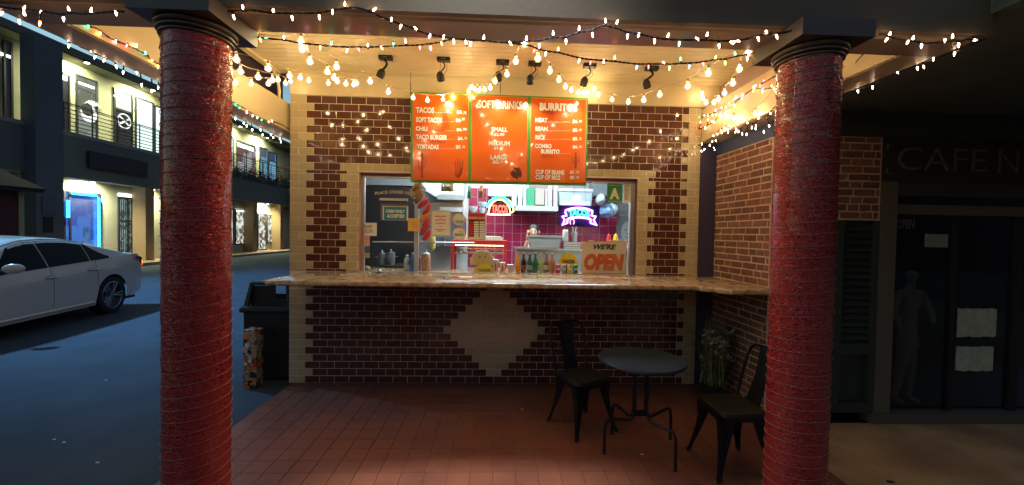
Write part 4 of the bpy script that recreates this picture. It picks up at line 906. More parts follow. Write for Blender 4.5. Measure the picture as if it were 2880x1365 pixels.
tacos_sign(KB, 712, 908, 862, 975, 4.70, 'yellow half round taco sign behind the drink cans', A(KB, 0, 968, 4.70).z)
st2 = MB().box(A(KB, 780, 0, 4.73).x, A(KB, 840, 0, 4.73).x, 4.715, 4.75, ZC, A(KB, 0, 960, 4.70).z).build('sign_stand', PLASTIC); tag(st2, 'dark stand block that lifts the rear taco sign', 'stand')
sm = thing('smiling_taco', 'pale smiling taco figure standing over the front yellow sign', 'figure', A(KA, 1350, 990, 4.66)); Y = 4.66
a, b = A(KA, 1235, 990, Y), A(KA, 1468, 850, Y); cx_, w, h = (a.x+b.x)/2, (b.x-a.x)/2, b.z-a.z
pl = [(cx_+w*math.cos(an)*(1+.04*math.sin(7*an)), a.z+h*math.sin(an)**.7) for an in rng(0, PI, 30)]
MB().prism(pl, Y, Y+.03).build('taco_body', mat('taco_cream', (.62, .46, .22), .7, col2=(.70, .55, .30), vscale=30, bump=.3), sm)
MB().prism([(x_, z_) for x_, z_ in [(cx_+(x_-cx_)*1.06, a.z+(z_-a.z)*1.06) for x_, z_ in pl]], Y+.031, Y+.04).build('lettuce_edge', WHITE, sm)
MB().box(cx_-.03, cx_+.03, Y+.005, Y+.03, ZC, a.z-.001).build('foot_block', mat('taco_cream', (.62, .46, .22), .7), sm)
for x_ in (1328, 1382):
    c = A(KA, x_, 908, Y); MB().sphere((c.x, Y-.001, c.z), .0095, 10).build('eye', INK, sm, smooth=True); MB().sphere((c.x-.002, Y-.0075, c.z+.003), .0016, 6).build('eye_glint', WHITE, sm)
MB().tube([A(KA, x_, y_, Y-.002) for x_, y_ in ((1345, 938), (1350, 945), (1356, 946), (1362, 938))], .0026, 5).build('smile', INK, sm)
OY = 4.62
os_ = thing('open_sign', 'cream board reading we are open in orange letters', 'sign', A(KB, 1180, 1080, OY)); a, b = A(KB, 945, 1080, OY), A(KB, 1418, 742, OY); a.z = ZC
IV = mat('ivory_board', (.88, .78, .58), .55); OR = mat('open_orange', (.80, .15, .05), .5)
MB().box(a.x, b.x, OY, OY+.012, a.z+.001, b.z).build('board', IV, os_)
for x0, x1 in ((1020, 1078), (1235, 1420)): p, q_ = A(KB, x0, 742, OY), A(KB, x1, 728, OY); MB().box(p.x, q_.x, OY+.002, OY+.010, b.z+.0005, q_.z).build('tab', IV, os_)
for x0, x1, z0, z1 in ((a.x, b.x, a.z+.001, a.z+.008), (a.x, b.x, b.z-.005, b.z), (a.x, a.x+.005, a.z+.0085, b.z-.0055), (b.x-.005, b.x, a.z+.0085, b.z-.0055)): MB().box(x0, x1, OY-.003, OY-.0005, z0, z1).build('border', OR, os_)
T(KB, "WE'RE", 1070, 768, 1308, 820, INK, os_, OY-.003, bold=.035, shear=.3)
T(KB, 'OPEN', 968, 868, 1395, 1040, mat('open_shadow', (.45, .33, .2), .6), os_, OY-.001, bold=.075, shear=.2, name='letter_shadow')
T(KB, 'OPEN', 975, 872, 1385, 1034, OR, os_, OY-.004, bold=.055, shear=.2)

# ================================================================== MENU BOARD
MY = 4.36
MB2 = lambda x, y_: (x/4.211+1130, y_/4.211+240)
mb_ = thing('menu_board', 'large orange menu board in a green frame hanging over the window', 'menu board', (0, MY, 2.15))
def mq(pts, y0, d, name, m): 
    P_ = [A(MB2, x, y_, MY) for x, y_ in pts]; return MB().prism([(p.x, p.z) for p in P_], y0, y0+d).build(name, m, mb_)
mq([(108, 1152), (2185, 1192), (2208, 152), (105, 78)], MY, .02, 'green_frame', GREEN)
for pts in ([(135, 1122), (785, 1132), (790, 122), (135, 102)], [(828, 1132), (1478, 1143), (1490, 148), (833, 122)], [(1522, 1143), (2168, 1160), (2183, 178), (1533, 153)]):
    mq([(x+(-3 if x in (135, 828, 833, 1522, 1533) else 3), y_+(4 if y_ > 900 else -4)) for x, y_ in pts], MY-.006, .004, 'panel_edge', mat('gold_edge', (.75, .45, .03), .4)); mq(pts, MY-.010, .0035, 'menu_panel', ORANGE)
TY = MY-.0125
def mt(s, x0, y0, x1, y1, m=LETTER, bold=.035, **k):
    a, b = A(MB2, x0, y1, TY), A(MB2, x1, y0, TY)
    if bold >= .03:
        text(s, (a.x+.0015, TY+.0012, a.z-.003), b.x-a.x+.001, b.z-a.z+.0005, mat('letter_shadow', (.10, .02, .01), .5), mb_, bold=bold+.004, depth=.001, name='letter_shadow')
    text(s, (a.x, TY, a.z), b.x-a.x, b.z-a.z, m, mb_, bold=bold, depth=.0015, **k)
def dots(x0, y_, x1, n):
    q = MB()
    for x in rng(x0, x1, n): p = A(MB2, x, y_, TY); q.box(p.x-.0028, p.x+.0028, TY, TY+.0012, p.z-.003, p.z+.003)
    o = q.build('dotted_leader', LETTER, mb_); o['kind'] = 'stuff'
mt('TACOS', 168, 265, 385, 328, bold=.042); dots(398, 326, 585, 11); mt('$3', 652, 300, 712, 342, bold=.042); mt('.75', 718, 312, 768, 342, bold=.02)
mt('SOFT TACOS', 168, 385, 478, 438, bold=.042); dots(488, 432, 610, 7); mt('$6', 640, 395, 700, 440, bold=.042); mt('.50', 706, 385, 746, 418, bold=.02)
mt('CHILI', 165, 490, 305, 540, bold=.042); mt('Homemade', 322, 508, 500, 538, MAROON, 0); dots(525, 540, 615, 5); mt('$6.', 648, 508, 718, 550, bold=.042); mt('00', 726, 508, 770, 536, bold=.02)
mt('TACO BURGER', 168, 592, 540, 642, bold=.042); dots(552, 640, 620, 4); mt('$6.', 662, 610, 732, 656, bold=.042); mt('25', 740, 615, 774, 640, bold=.02); mt('with Cheese', 332, 656, 515, 680, MAROON, 0)
mt('TOSTADAS', 178, 706, 438, 756, bold=.042); dots(448, 752, 620, 9); mt('$5.', 640, 712, 708, 758, bold=.042); mt('25', 716, 716, 750, 744, bold=.02)
mt('SOFT DRINKS', 900, 192, 1428, 272, bold=.035)
mt('SMALL', 1062, 500, 1254, 550, bold=.042); mt('$2.00', 1088, 566, 1216, 606, bold=.04); mt('MEDIUM', 1030, 665, 1280, 714, bold=.042); mt('$3.', 1092, 728, 1152, 768, bold=.04); mt('00', 1160, 728, 1202, 756, bold=.02)
mt('LARGE', 1052, 830, 1254, 880, bold=.042); mt('$3.', 1076, 892, 1160, 934, bold=.04); mt('25', 1168, 892, 1202, 918, bold=.02)
mt('BURRITOS', 1632, 220, 2080, 300, bold=.055); mt('with Cheese, Onions, Hot Sauce', 1660, 312, 2062, 338, MAROON, 0)
for s, y_, n, pr, c in (('MEAT', 415, 14, '$6.', '25'), ('BEAN', 518, 14, '$5.', '25'), ('RICE', 620, 14, '$5.', '25')):
    mt(s, 1582, y_-25, 1582+(145 if s != 'RICE' else 115), y_+25, bold=.042); dots(1738 if s != 'RICE' else 1705, y_+22, 1990, n); mt(pr, 2022, y_-4, 2090, y_+38, bold=.04); mt(c, 2098, y_, 2132, y_+26, bold=.02)
mt('COMBO', 1578, 698, 1775, 746, bold=.042); mt('BURRITO', 1648, 762, 1870, 812, bold=.042); dots(1885, 808, 1990, 6); mt('$6.', 2022, 712, 2090, 754, bold=.04); mt('25', 2098, 716, 2136, 742, bold=.02); mt('with Meat', 1658, 828, 1806, 852, MAROON, 0)
mt('CUP OF BEANS', 1585, 1008, 1925, 1056, bold=.04); mt('$5.', 1990, 1012, 2055, 1054, bold=.04); mt('25', 2065, 1016, 2102, 1044, bold=.02)
mt('CUP OF RICE', 1583, 1070, 1880, 1118, bold=.04); mt('$5.', 1990, 1076, 2055, 1118, bold=.04); mt('25', 2065, 1078, 2102, 1106, bold=.02)
CACT = mat('cactus_print', (.34, .035, .012), .4)
def cactus(strokes, r=5.0, name='cactus_print'):
    q = MB()
    for s in strokes:
        P_ = [A(MB2, x, y_, TY+.001) for x, y_ in s]; w = r/4.211/F*MY
        for p, p2 in zip(P_, P_[1:]):
            d = (p2-p).normalized(); nn_ = Vector((-d.z, 0, d.x))*w; q.add([p+nn_, p-nn_, p2-nn_, p2+nn_, p+nn_+Vector((0, .001, 0)), p-nn_+Vector((0, .001, 0)), p2-nn_+Vector((0, .001, 0)), p2+nn_+Vector((0, .001, 0))], [(0, 1, 2, 3), (7, 6, 5, 4), (0, 4, 5, 1), (2, 6, 7, 3), (1, 5, 6, 2), (0, 3, 7, 4)])
    o = q.build(name, CACT, mb_); o['kind'] = 'stuff'
cactus([[(232, 1080), (236, 900), (238, 790)], [(246, 1075), (250, 880), (246, 800)], [(236, 1000), (205, 985), (196, 930), (192, 870)], [(250, 985), (278, 960), (284, 900), (286, 850)], [(218, 1082), (262, 1080)], [(240, 1030), (216, 1010), (208, 960)]])
cactus([[(668, 1090), (645, 1040), (630, 900)], [(672, 1090), (662, 960), (668, 868)], [(676, 1090), (695, 990), (690, 895)], [(680, 1085), (712, 1010), (724, 890)], [(664, 1088), (632, 1060), (640, 1040)], [(684, 1075), (705, 1040), (700, 980)]])
cactus([[(2052, 985), (2054, 880), (2056, 795)], [(2062, 985), (2066, 860), (2064, 800)], [(2054, 930), (2024, 915), (2018, 850)], [(2066, 920), (2098, 900), (2104, 850)]], 6)
q = MB()
for x, y_, r in ((1320, 1040, 28), (1362, 1000, 22), (1392, 1030, 26), (1358, 1058, 34), (1400, 1072, 20), (1330, 1080, 18), (1362, 1095, 16), (1335, 985, 14), (1385, 985, 14), (1305, 1062, 12), (1420, 1052, 9), (1410, 1000, 7), (1285, 1040, 6), (1405, 1085, 7)):
    c = A(MB2, x, y_, TY); q.lathe((c.x, TY+random.uniform(0, .0004), c.z), [(r/4.211/F*MY, 0), (r/4.211/F*MY, .0012)], 12, axis=(0, 1, 0))
o = q.build('splash_print', mat('splash_brown', (.10, .02, .012), .4), mb_); o['kind'] = 'stuff'
for x, y_ in ((95, 20), (1158, 20)):
    p = A(MB2, x+8, 100, MY+.01); q = MB()
    for k in range(9): q.lathe((p.x, MY+.01, p.z+k*.012+.01), [(.0045, -.004), (.0045, .004)], 6, axis=(1, 0, 0) if k % 2 else (0, 1, 0))
    q.tube([(p.x, MY+.01, p.z-.03), (p.x, MY+.01, 3.326)], .002, 5); q.build('hanging_chain', BLACK, mb_)

# ================================================================== STRING LIGHTS
Z1 = lambda x, y_: (x/3.578+640, y_/3.578)
Z2 = lambda x, y_: (x/3.578+1360, y_/3.578)
ZR = lambda x, y_: (x/2.544+1900, y_/2.544)
ZS = lambda x, y_: (x/4.07+1960, y_/4.07+100)
ZL = lambda x, y_: (x/2.544, y_/2.544)
ZM = lambda x, y_: (x/4.52+660, y_/4.52+150)
ZT_ = lambda x, y_: (x/7.155, y_/7.155)
ZO = lambda x, y_: (x/3.39+2330, y_/3.39+60)
CORE = emission('globe_filament', (1, .77, .45), 172)
SHELLM = glass('globe_glass', (1, .93, .8), 1.2, 0, ((1, .68, .34), 1.3, .38))
MINI = {'W': emission('mini_clear', (1, .64, .40), 26), 'P': emission('mini_pink', (1, .35, .35), 22), 'R': emission('mini_red', (1, .05, .07), 18), 'G': emission('mini_green', (.05, 1, .42), 10), 'B': emission('mini_blue', (.25, .6, 1), 12), 'O': emission('mini_orange', (1, .42, .08), 24)}
me_core = MB().lathe((0, 0, 0), [(.004, -.014), (.0095, -.006), (.011, .002), (.008, .010), (.003, .014)], 10).mesh('filament', True); me_core.materials.append(CORE)
me_shell = MB().lathe((0, 0, 0), [(.004, -.0235), (.014, -.019), (.0215, -.009), (.0235, 0), (.021, .010), (.014, .019), (.0085, .026), (.0085, .031)], 20).mesh('globe_bulb', True, 80); me_shell.materials.append(SHELLM)
me_mini = {}
for k_, m_ in MINI.items():
    me = MB().lathe((0, 0, 0), [(.0026, 0), (.0040, .005), (.0036, .011), (.0017, .018), (.0003, .023)], 8).mesh('mini_bulb', True, 80); me.materials.append(m_); me_mini[k_] = me
WIREW = mat('ivory_cable', (.55, .42, .25), .5); WIREB = mat('black_cable', (.012, .012, .01), .5)
def smoothpath(P, sub=4):
    out = []
    for i in range(len(P)-1):
        p0, p1, p2, p3 = P[max(i-1, 0)], P[i], P[i+1], P[min(i+2, len(P)-1)]
        for s in range(sub):
            t_ = s/sub; out.append(.5*((2*p1)+(p2-p0)*t_+(2*p0-5*p1+4*p2-p3)*t_*t_+(3*p1-p0-3*p2+p3)*t_**3))
    return out+[P[-1]]
def globe_string(label, bulbs, start, end):
    """bulbs: (fn, x, y, apparent diameter in zoomed pixels); nearer bulbs look larger"""
    pos = []
    for f, x, y_, d in bulbs:
        sc = {id(Z1): 3.578, id(Z2): 3.578, id(ZR): 2.544, id(ZS): 4.07}[id(f)]
        Y = min(4.36, max(2.3, 188*sc/3.578/d)); pos.append(at(*f(x, y_), Y=Y))
    # even out the depth along the cable
    ys = [p.y for p in pos]; n_ = len(pos); fit = np.polyfit(range(n_), ys, min(2, n_-1)) if n_ > 2 else None
    if fit is not None:
        pos = [at(*f(x, y_), Y=float(min(4.37, max(2.3, np.polyval(fit, i))))) for i, (f, x, y_, d) in enumerate(bulbs)]
    P_ = ([Vector(start)] if start else [])+[p+Vector((0, 0, .052)) for p in pos]+([Vector(end)] if end else [])
    t = thing('globe_light_string', label, 'string lights', P_[0], 'warm globe light strings under the canopy')
    q = MB(); sp = smoothpath(P_)
    q.tube([p+Vector((0, 0, .002*math.sin(i*1.7))) for i, p in enumerate(sp)], .0022, 5)
    for p in pos: q.cyl(p+Vector((0, 0, .030)), p+Vector((0, 0, .054)), .0095, .007, 8)
    q.build('cable', WIREW, t, smooth=True)
    for p in pos:
        o = link('globe_bulb', me_shell, p, t); c = bpy.data.objects.new('filament', me_core); COL.objects.link(c); c.parent = o; c.location = (0, 0, 0)
def H(f, x, y_, Y): return at(*f(x, y_), Y=Y)
hA = H(Z1, 700, 338, 2.26); hB = H(Z2, 430, 405, 2.26); hC = H(ZR, 520, 345, 2.27); hCl = H(Z1, 2300, 900, 4.34); hCl2 = H(Z1, 2455, 830, 4.30)
hD = H(Z1, 1345, 780, 4.36); hE = H(Z2, 1065, 880, 4.36); hF = H(Z2, 2165, 905, 4.38)
globe_string('globe string dropping from the front beam to the header, left and nearest the left column', [(Z1, 752, 495, 74), (Z1, 828, 622, 70), (Z1, 1005, 722, 65), (Z1, 1070, 785, 58), (Z1, 1105, 820, 55), (Z1, 1190, 845, 50), (Z1, 1268, 855, 47)], hA, hD)
globe_string('globe string running back along the header towards the left side beam', [(Z1, 1300, 840, 47), (Z1, 1015, 840, 47), (Z1, 818, 813, 50), (Z1, 733, 783, 52), (Z1, 625, 765, 58), (Z1, 410, 690, 65)], hD, H(Z1, 60, 530, 2.7))
globe_string('long globe string sloping from the front beam to the left end of the menu board', [(Z1, 740, 425, 74), (Z1, 1098, 675, 68), (Z1, 1435, 822, 60), (Z1, 1618, 928, 54), (Z1, 1868, 985, 50), (Z1, 2013, 1012, 47), (Z1, 2168, 1005, 45), (Z1, 2265, 970, 44)], hA+Vector((.02, 0, 0)), hCl)
globe_string('globe string passing just right of the left column below the ceiling', [(Z1, 90, 600, 65), (Z1, 130, 720, 64), (Z1, 308, 778, 60), (Z1, 452, 808, 54), (Z1, 508, 805, 50), (Z1, 585, 838, 47), (Z1, 635, 820, 44)], H(Z1, 20, 560, 2.6), H(Z1, 660, 770, 4.3))
globe_string('short globe string along the top of the left side beam', [(Z1, 83, 835, 56), (Z1, 240, 845, 54), (Z1, 410, 845, 50)], H(Z1, 30, 800, 3.0), H(Z1, 470, 800, 4.0))
globe_string('globe string climbing from the menu board middle to the front beam', [(Z1, 2425, 925, 44), (Z1, 2455, 880, 45), (Z1, 2490, 900, 46), (Z1, 2535, 905, 47), (Z2, 10, 905, 50), (Z2, 68, 885, 53), (Z2, 115, 820, 58), (Z2, 235, 750, 62), (Z2, 325, 620, 70), (Z2, 410, 440, 78)], hCl2, hB)
globe_string('globe string falling from the front beam to the right end of the menu board', [(Z2, 547, 590, 74), (Z2, 668, 718, 68), (Z2, 760, 805, 60), (Z2, 825, 875, 54), (Z2, 883, 912, 50), (Z2, 955, 932, 47), (Z2, 1005, 935, 44), (Z2, 1042, 935, 44)], hB+Vector((.03, 0, 0)), hE)
globe_string('globe string swagged between the menu board and the right end of the front beam', [(Z2, 1115, 895, 43), (Z2, 1155, 958, 45), (Z2, 1292, 1005, 48), (Z2, 1457, 1028, 52), (Z2, 1612, 1010, 56), (Z2, 1773, 955, 60), (Z2, 2055, 870, 66), (Z2, 2263, 740, 72)], hE, hC)
globe_string('globe string dropping from the right end of the front beam to the wall corner', [(ZR, 520, 380, 52), (Z2, 2575, 700, 70), (Z2, 2510, 840, 65), (Z2, 2425, 940, 60), (Z2, 2365, 1000, 55), (Z2, 2318, 1035, 50), (Z2, 2240, 1035, 47), (Z2, 2210, 990, 45), (Z2, 2200, 940, 43)], hC, hF)
# the three globes on the right beam hang in front of its inner face
t = thing('globe_light_string', 'three globes on a thin cable along the right side beam', 'string lights', at(*ZR(322, 800), X=2.2), 'warm globe light strings under the canopy')
pos = [at(*ZR(x, y_), X=2.215) for x, y_ in ((322, 830), (417, 850), (570, 815))]; q = MB()
q.tube(smoothpath([at(*ZR(250, 790), X=2.23)]+[p+Vector((0, 0, .052)) for p in pos]+[at(*ZR(700, 650), X=2.23)]), .0022, 5)
for p in pos: q.cyl(p+Vector((0, 0, .03)), p+Vector((0, 0, .054)), .0095, .007, 8)
q.build('cable', WIREW, t, smooth=True)
for p in pos: o = link('globe_bulb', me_shell, p, t); c = bpy.data.objects.new('filament', me_core); COL.objects.link(c); c.parent = o
def mini_string(label, wire, bulbs, group='miniature light strings on the canopy beams', plane=None, r=.003):
    """wire: world points; bulbs: (world point, colour)"""
    sp = smoothpath(wire); t = thing('mini_light_string', label, 'string lights', wire[0], group)
    q = MB(); rnd = random.Random(len(label))
    for s in (0, 1): q.tube([p+Vector((0, r*1.1*math.sin(i*1.9+s*PI), r*1.1*math.cos(i*1.9+s*PI))) for i, p in enumerate(sp)], r, 4)
    out = []
    for p, c in bulbs:
        b_ = min(sp, key=lambda w: (w-p).length); d = p-b_
        if d.length < .012 or d.length > .12: d = Vector((rnd.uniform(-.3, .3), -.2, rnd.choice((-1, -1, 1)))).normalized()*.02; b_ = p-d
        d.normalize(); s0 = p-d*.018; q.cyl(b_ if (b_-s0).length > .006 else s0-d*.008, s0, .0042, .0048, 6); out.append((s0, d, c))
    q.build('cable', WIREB, t, smooth=False)
    for s0, d, c in out:
        o = link('mini_bulb', me_mini[c], s0+d*.0005, t); o.rotation_euler = d.to_track_quat('Z', 'Y').to_euler()
Y0 = 1.955
def path(f, pts, **k): return [at(*f(x, y_), **k) for x, y_ in pts]
wA = path(Z1, [(0, 118), (230, 105), (420, 130), (640, 135), (920, 130), (1060, 105), (1180, 85), (1290, 80), (1400, 110), (1600, 195), (1800, 265), (2000, 340), (2150, 370), (2320, 395)], Y=Y0)+path(Z2, [(0, 410), (140, 425), (300, 425), (430, 415), (560, 410), (700, 380), (830, 370), (960, 325), (1090, 305), (1200, 258), (1350, 290), (1450, 325), (1600, 350), (1720, 380), (1900, 400), (2240, 405), (2380, 415)], Y=Y0)+path(ZR, [(0, 285+0), (310, 295), (480, 285), (620, 250), (750, 240), (890, 205), (945, 180)][1:], Y=Y0)
bA = [(at(*Z1(x, y_), Y=Y0), 'W') for x, y_ in ((68, 190), (155, 90), (460, 125), (655, 200), (925, 190), (1057, 137), (1180, 25), (1490, 85), (1650, 185), (1735, 285), (1885, 278), (2027, 380), (2170, 390), (2280, 435), (2395, 408), (2445, 460))]
bA += [(at(*Z2(x, y_), Y=Y0), 'W') for x, y_ in ((5, 365), (280, 450), (432, 372), (560, 478), (700, 320), (830, 435), (963, 270), (1098, 370), (1225, 195), (1350, 212), (1447, 385), (1555, 368), (1720, 432), (1862, 345), (1965, 458), (2140, 382), (2253, 335), (2372, 480), (2510, 437))]
bA += [(at(*ZR(x, y_), Y=Y0), 'W') for x, y_ in ((412, 312), (455, 297), (595, 290), (652, 243), (728, 275), (882, 185))]
mini_string('clear miniature lights swagged across the outer face of the front beam', wA, bA)
YB = 2.29
wB = path(Z1, [(210, 345), (320, 380), (570, 405), (700, 430), (880, 450), (1100, 470), (1310, 475), (1450, 475), (1640, 465), (1800, 460), (1930, 455), (2040, 440), (2150, 425), (2280, 395)], Y=YB)+path(Z2, [(0, 408), (430, 455), (520, 485), (630, 515), (750, 530), (850, 555), (970, 585), (1080, 600), (1200, 610), (1320, 620), (1420, 632), (1550, 645), (1660, 645), (1880, 645), (2080, 635), (2200, 625), (2330, 600), (2430, 595)], Y=YB)+path(ZR, [(355, 425), (430, 405), (600, 375), (700, 365)], Y=YB)
bB = [(at(*Z1(x, y_), Y=YB), c) for x, y_, c in ((337, 418, 'O'), (408, 390, 'G'), (563, 365, 'B'), (803, 492, 'P'), (932, 498, 'O'), (1043, 447, 'G'), (1198, 525, 'W'), (1328, 515, 'R'), (1410, 447, 'P'), (1558, 494, 'O'), (1668, 462, 'G'), (1790, 403, 'W'), (1938, 497, 'R'), (2045, 500, 'P'), (2157, 450, 'O'))]
bB += [(at(*Z2(x, y_), Y=YB), c) for x, y_, c in ((503, 525, 'R'), (621, 557, 'W'), (753, 483, 'O'), (956, 628, 'W'), (1073, 647, 'R'), (1210, 605, 'P'), (1320, 567, 'O'), (1538, 692, 'B'), (1660, 690, 'R'), (1803, 623, 'P'), (1868, 700, 'O'), (1982, 583, 'G'), (2065, 687, 'B'), (2213, 658, 'R'), (2338, 568, 'O'), (2433, 648, 'O'), (2527, 528, 'G'))]
bB += [(at(*ZR(x, y_), Y=YB), c) for x, y_, c in ((512, 432, 'W'), (614, 370, 'R'))]
mini_string('multicoloured miniature lights swagged just behind the front beam', wB, bB)
# left front end and left outer edge
wD = path(ZT_, [(0, 140), (250, 180), (420, 190), (650, 215), (900, 240), (1200, 290), (1470, 265), (1620, 285), (1900, 270), (2250, 245), (2500, 240)], Y=Y0)
mini_string('clear miniature lights on the front beam left of the left column', wD, [(at(*ZT_(x, y_), Y=Y0), c) for x, y_, c in ((500, 135, 'W'), (480, 235, 'W'), (810, 290, 'P'), (1370, 150, 'W'), (1840, 175, 'W'), (2340, 300, 'W'), (1280, 420, 'P'), (795, 510, 'O'))])
XO = -2.455
wD2 = [Vector((XO, y_, 2.715+.008*math.sin(y_*9))) for y_ in rng(1.97, 4.85, 24)]
bD = [at(*ZT_(x, y_), X=XO) for x, y_ in ((20, 300), (395, 475), (1345, 800), (1380, 955), (1800, 985), (1905, 1175))]+[at(*ZL(x, y_), X=XO) for x, y_ in ((742, 440), (835, 487), (880, 528), (980, 525), (1015, 618), (1085, 660), (1130, 635))]+[at(*ZM(x, y_), X=XO) for x, y_ in ((10, 845), (115, 900), (155, 935), (225, 985), (330, 988), (355, 1047), (460, 1045), (490, 1080), (575, 1098), (588, 1135))]
mini_string('clear miniature lights along the outer edge of the left side beam', wD2, [(p, 'W') for p in bD])
XE = -2.215
wE = [at(*ZL(x, y_), X=XE) for x, y_ in ((640, 190), (700, 210), (800, 280), (900, 320), (975, 355), (1060, 400), (1130, 455))]+[at(*ZM(x, y_), X=XE) for x, y_ in ((10, 640), (100, 690), (230, 770), (350, 835), (450, 860), (550, 885), (640, 930), (740, 1000))]
mini_string('multicoloured miniature lights on the inner face of the left side beam', wE, [(at(*ZL(x, y_), X=XE), c) for x, y_, c in ((632, 198, 'G'), (712, 250, 'O'), (828, 305, 'P'), (903, 335, 'R'), (975, 320, 'W'), (1040, 373, 'G'), (1095, 437, 'O'), (1130, 487, 'O'))]+[(at(*ZM(x, y_), X=XE), c) for x, y_, c in ((10, 660, 'G'), (55, 700, 'G'), (150, 740, 'O'), (150, 765, 'P'), (228, 805, 'P'), (285, 830, 'W'), (338, 855, 'G'), (430, 860, 'O'), (475, 872, 'P'))])
XF = 2.235
wF = [at(*ZS(x, y_), X=XF) for x, y_ in ((20, 950), (120, 915), (250, 860), (400, 775), (560, 665), (700, 580), (800, 520), (900, 460))]
bF = [(30, 938, 'G'), (85, 912, 'P'), (125, 910, 'O'), (213, 853, 'B'), (177, 920, 'G'), (225, 912, 'P'), (283, 825, 'W'), (338, 820, 'W'), (373, 770, 'O'), (410, 800, 'G'), (428, 812, 'W'), (437, 737, 'P'), (450, 700, 'W'), (510, 725, 'B'), (520, 670, 'P'), (540, 680, 'W'), (650, 580, 'O'), (670, 588, 'B'), (655, 615, 'G'), (648, 645, 'O'), (718, 577, 'R'), (765, 510, 'R')]
mini_string('upper multicoloured miniature lights on the right side beam', wF, [(at(*ZS(x, y_), X=XF), c) for x, y_, c in bF])
wG = [at(*ZS(x, y_), X=XF) for x, y_ in ((15, 1080), (100, 1040), (200, 980), (300, 880), (380, 830), (440, 770), (560, 670), (660, 610), (760, 615), (860, 600), (935, 598))]
mini_string('lower multicoloured miniature lights on the right side beam', wG, [(at(*ZS(x, y_), X=XF), c) for x, y_, c in ((125, 960, 'W'), (325, 897, 'G'), (43, 985, 'O'), (43, 1042, 'R'), (18, 1082, 'R'), (92, 1045, 'W'), (95, 1073, 'W'), (175, 975, 'O'), (195, 1000, 'W'), (855, 570, 'O'), (757, 628, 'G'), (747, 655, 'W'), (880, 622, 'P'), (905, 655, 'O'))])
wH = [at(*ZS(x, y_), X=XF) for x, y_ in ((120, 1215), (190, 1160), (260, 1080), (340, 1050), (450, 1090), (560, 1020), (660, 1000), (720, 960), (800, 920), (870, 840), (930, 780))]
mini_string('clear miniature lights bunched low on the right side beam', wH, [(at(*ZS(x, y_), X=XF), 'W') for x, y_ in ((190, 1142), (235, 1135), (272, 1088), (285, 1120), (308, 1058), (330, 1080), (352, 1080), (372, 1023), (357, 1117), (440, 1110), (445, 1065), (475, 1090), (520, 1137), (567, 1143), (580, 1013), (628, 1065), (675, 1045), (672, 1075), (705, 935), (807, 955), (842, 900), (830, 1047), (768, 1113), (925, 775), (920, 1015))])
wI = [at(*ZR(x, y_), X=XF) for x, y_ in ((150, 1055), (180, 1035), (230, 1030), (290, 1008))]+[at(*ZR(x, y_), X=XF) for x, y_ in ((275, 1045), (285, 1080))]
mini_string('small cluster of clear miniature lights above the navy corner post', wI, [(at(*ZR(x, y_), X=XF), 'W') for x, y_ in ((245, 1048), (262, 1020), (290, 1015), (185, 1088), (205, 1075), (278, 1075), (187, 1025), (187, 1040), (275, 1050))])
wJ = path(ZO, [(480, 122), (545, 125), (620, 160), (740, 182), (820, 190), (920, 210), (1080, 198), (1180, 188), (1260, 190), (1320, 170)], Y=Y0)
mini_string('clear miniature lights on the front beam right of the right column', wJ, [(at(*ZO(x, y_), Y=Y0), 'W') for x, y_ in ((590, 108), (812, 145), (1185, 130), (545, 190), (748, 215), (885, 252), (1108, 198), (1240, 243), (1410, 182))])
XR2 = 2.50
wK = [Vector((XR2, y_, 2.705+.006*math.sin(y_*11))) for y_ in rng(1.99, 3.49, 14)]
mini_string('clear miniature lights along the outer edge of the right side beam', wK, [(at(*ZO(x, y_), X=XR2), 'W') for x, y_ in ((1198, 325), (1000, 373), (850, 462), (912, 447), (662, 495), (422, 642), (283, 678))])
# loose dark cord hooked across the right corner
tag(MB().tube(smoothpath([at(*ZO(350, 296), Y=2.3), at(*ZO(270, 380), Y=2.5), at(*ZO(190, 460), Y=2.7)]), .004, 5).build('loose_cord', WIREB), 'loose dark cord crossing the bright gap right of the right column', 'cord')

# ---- unlit track spots on the ceiling
LF = mat('lamp_face', (.25, .24, .22), .3)
def track(f, mx_, my_, hx_, hy_, label, tilt, loop, power=0):
    m0 = at(*f(mx_, my_), Z=3.30); t = thing('track_spotlight', label, 'spotlight', m0, 'black spotlights on the canopy ceiling')
    MB().box(m0.x-.062, m0.x+.062, m0.y-.03, m0.y+.03, 3.29, 3.328).build('mount', PLASTIC, t)
    MB().box(m0.x-.02, m0.x+.02, m0.y-.032, m0.y-.0305, 3.303, 3.309).build('mount_slot', LF, t)
    h0 = at(*f(hx_, hy_), Y=m0.y); d = Vector(tilt).normalized()
    if loop:
        q = MB()
        for s in (-1, 1): q.tube([(m0.x+s*.03, m0.y, 3.29), (m0.x+s*.033, m0.y, h0.z+.06), (h0.x+s*.034, m0.y, h0.z+.01)], .0018, 5)
        q.build('yoke_wire', BLACK, t)
    MB().tube(smoothpath([Vector((m0.x-.01, m0.y, 3.29)), Vector((m0.x+.012, m0.y, (3.29*2+h0.z)/3)), h0-d*.03]), .006 if loop else .011, 6).build('arm', BLACK, t, smooth=True)
    MB().lathe(h0-d*.042, [(.008, 0), (.024, .012), (.036, .035), (.036, .088), (.031, .090)], 18, axis=d).build('head', PLASTIC, t, smooth=True); MB().lathe(h0+d*.043, [(.029, 0), (.029, .004)], 18, axis=d).build('lens', emission('spot_lens', (1, .86, .62), 140) if power else LF, t)
    if power: l = lamp('spot_beam', 'SPOT', h0+d*.056, h0+d*1, power, (1, .84, .56), .02, 70, 1); l.parent = t; l.location = h0+d*.056-m0
track(Z1, 1592, 592, 1548, 735, 'leftmost black ceiling spotlight, tipped down to the left', (-.45, .25, -.8), False)
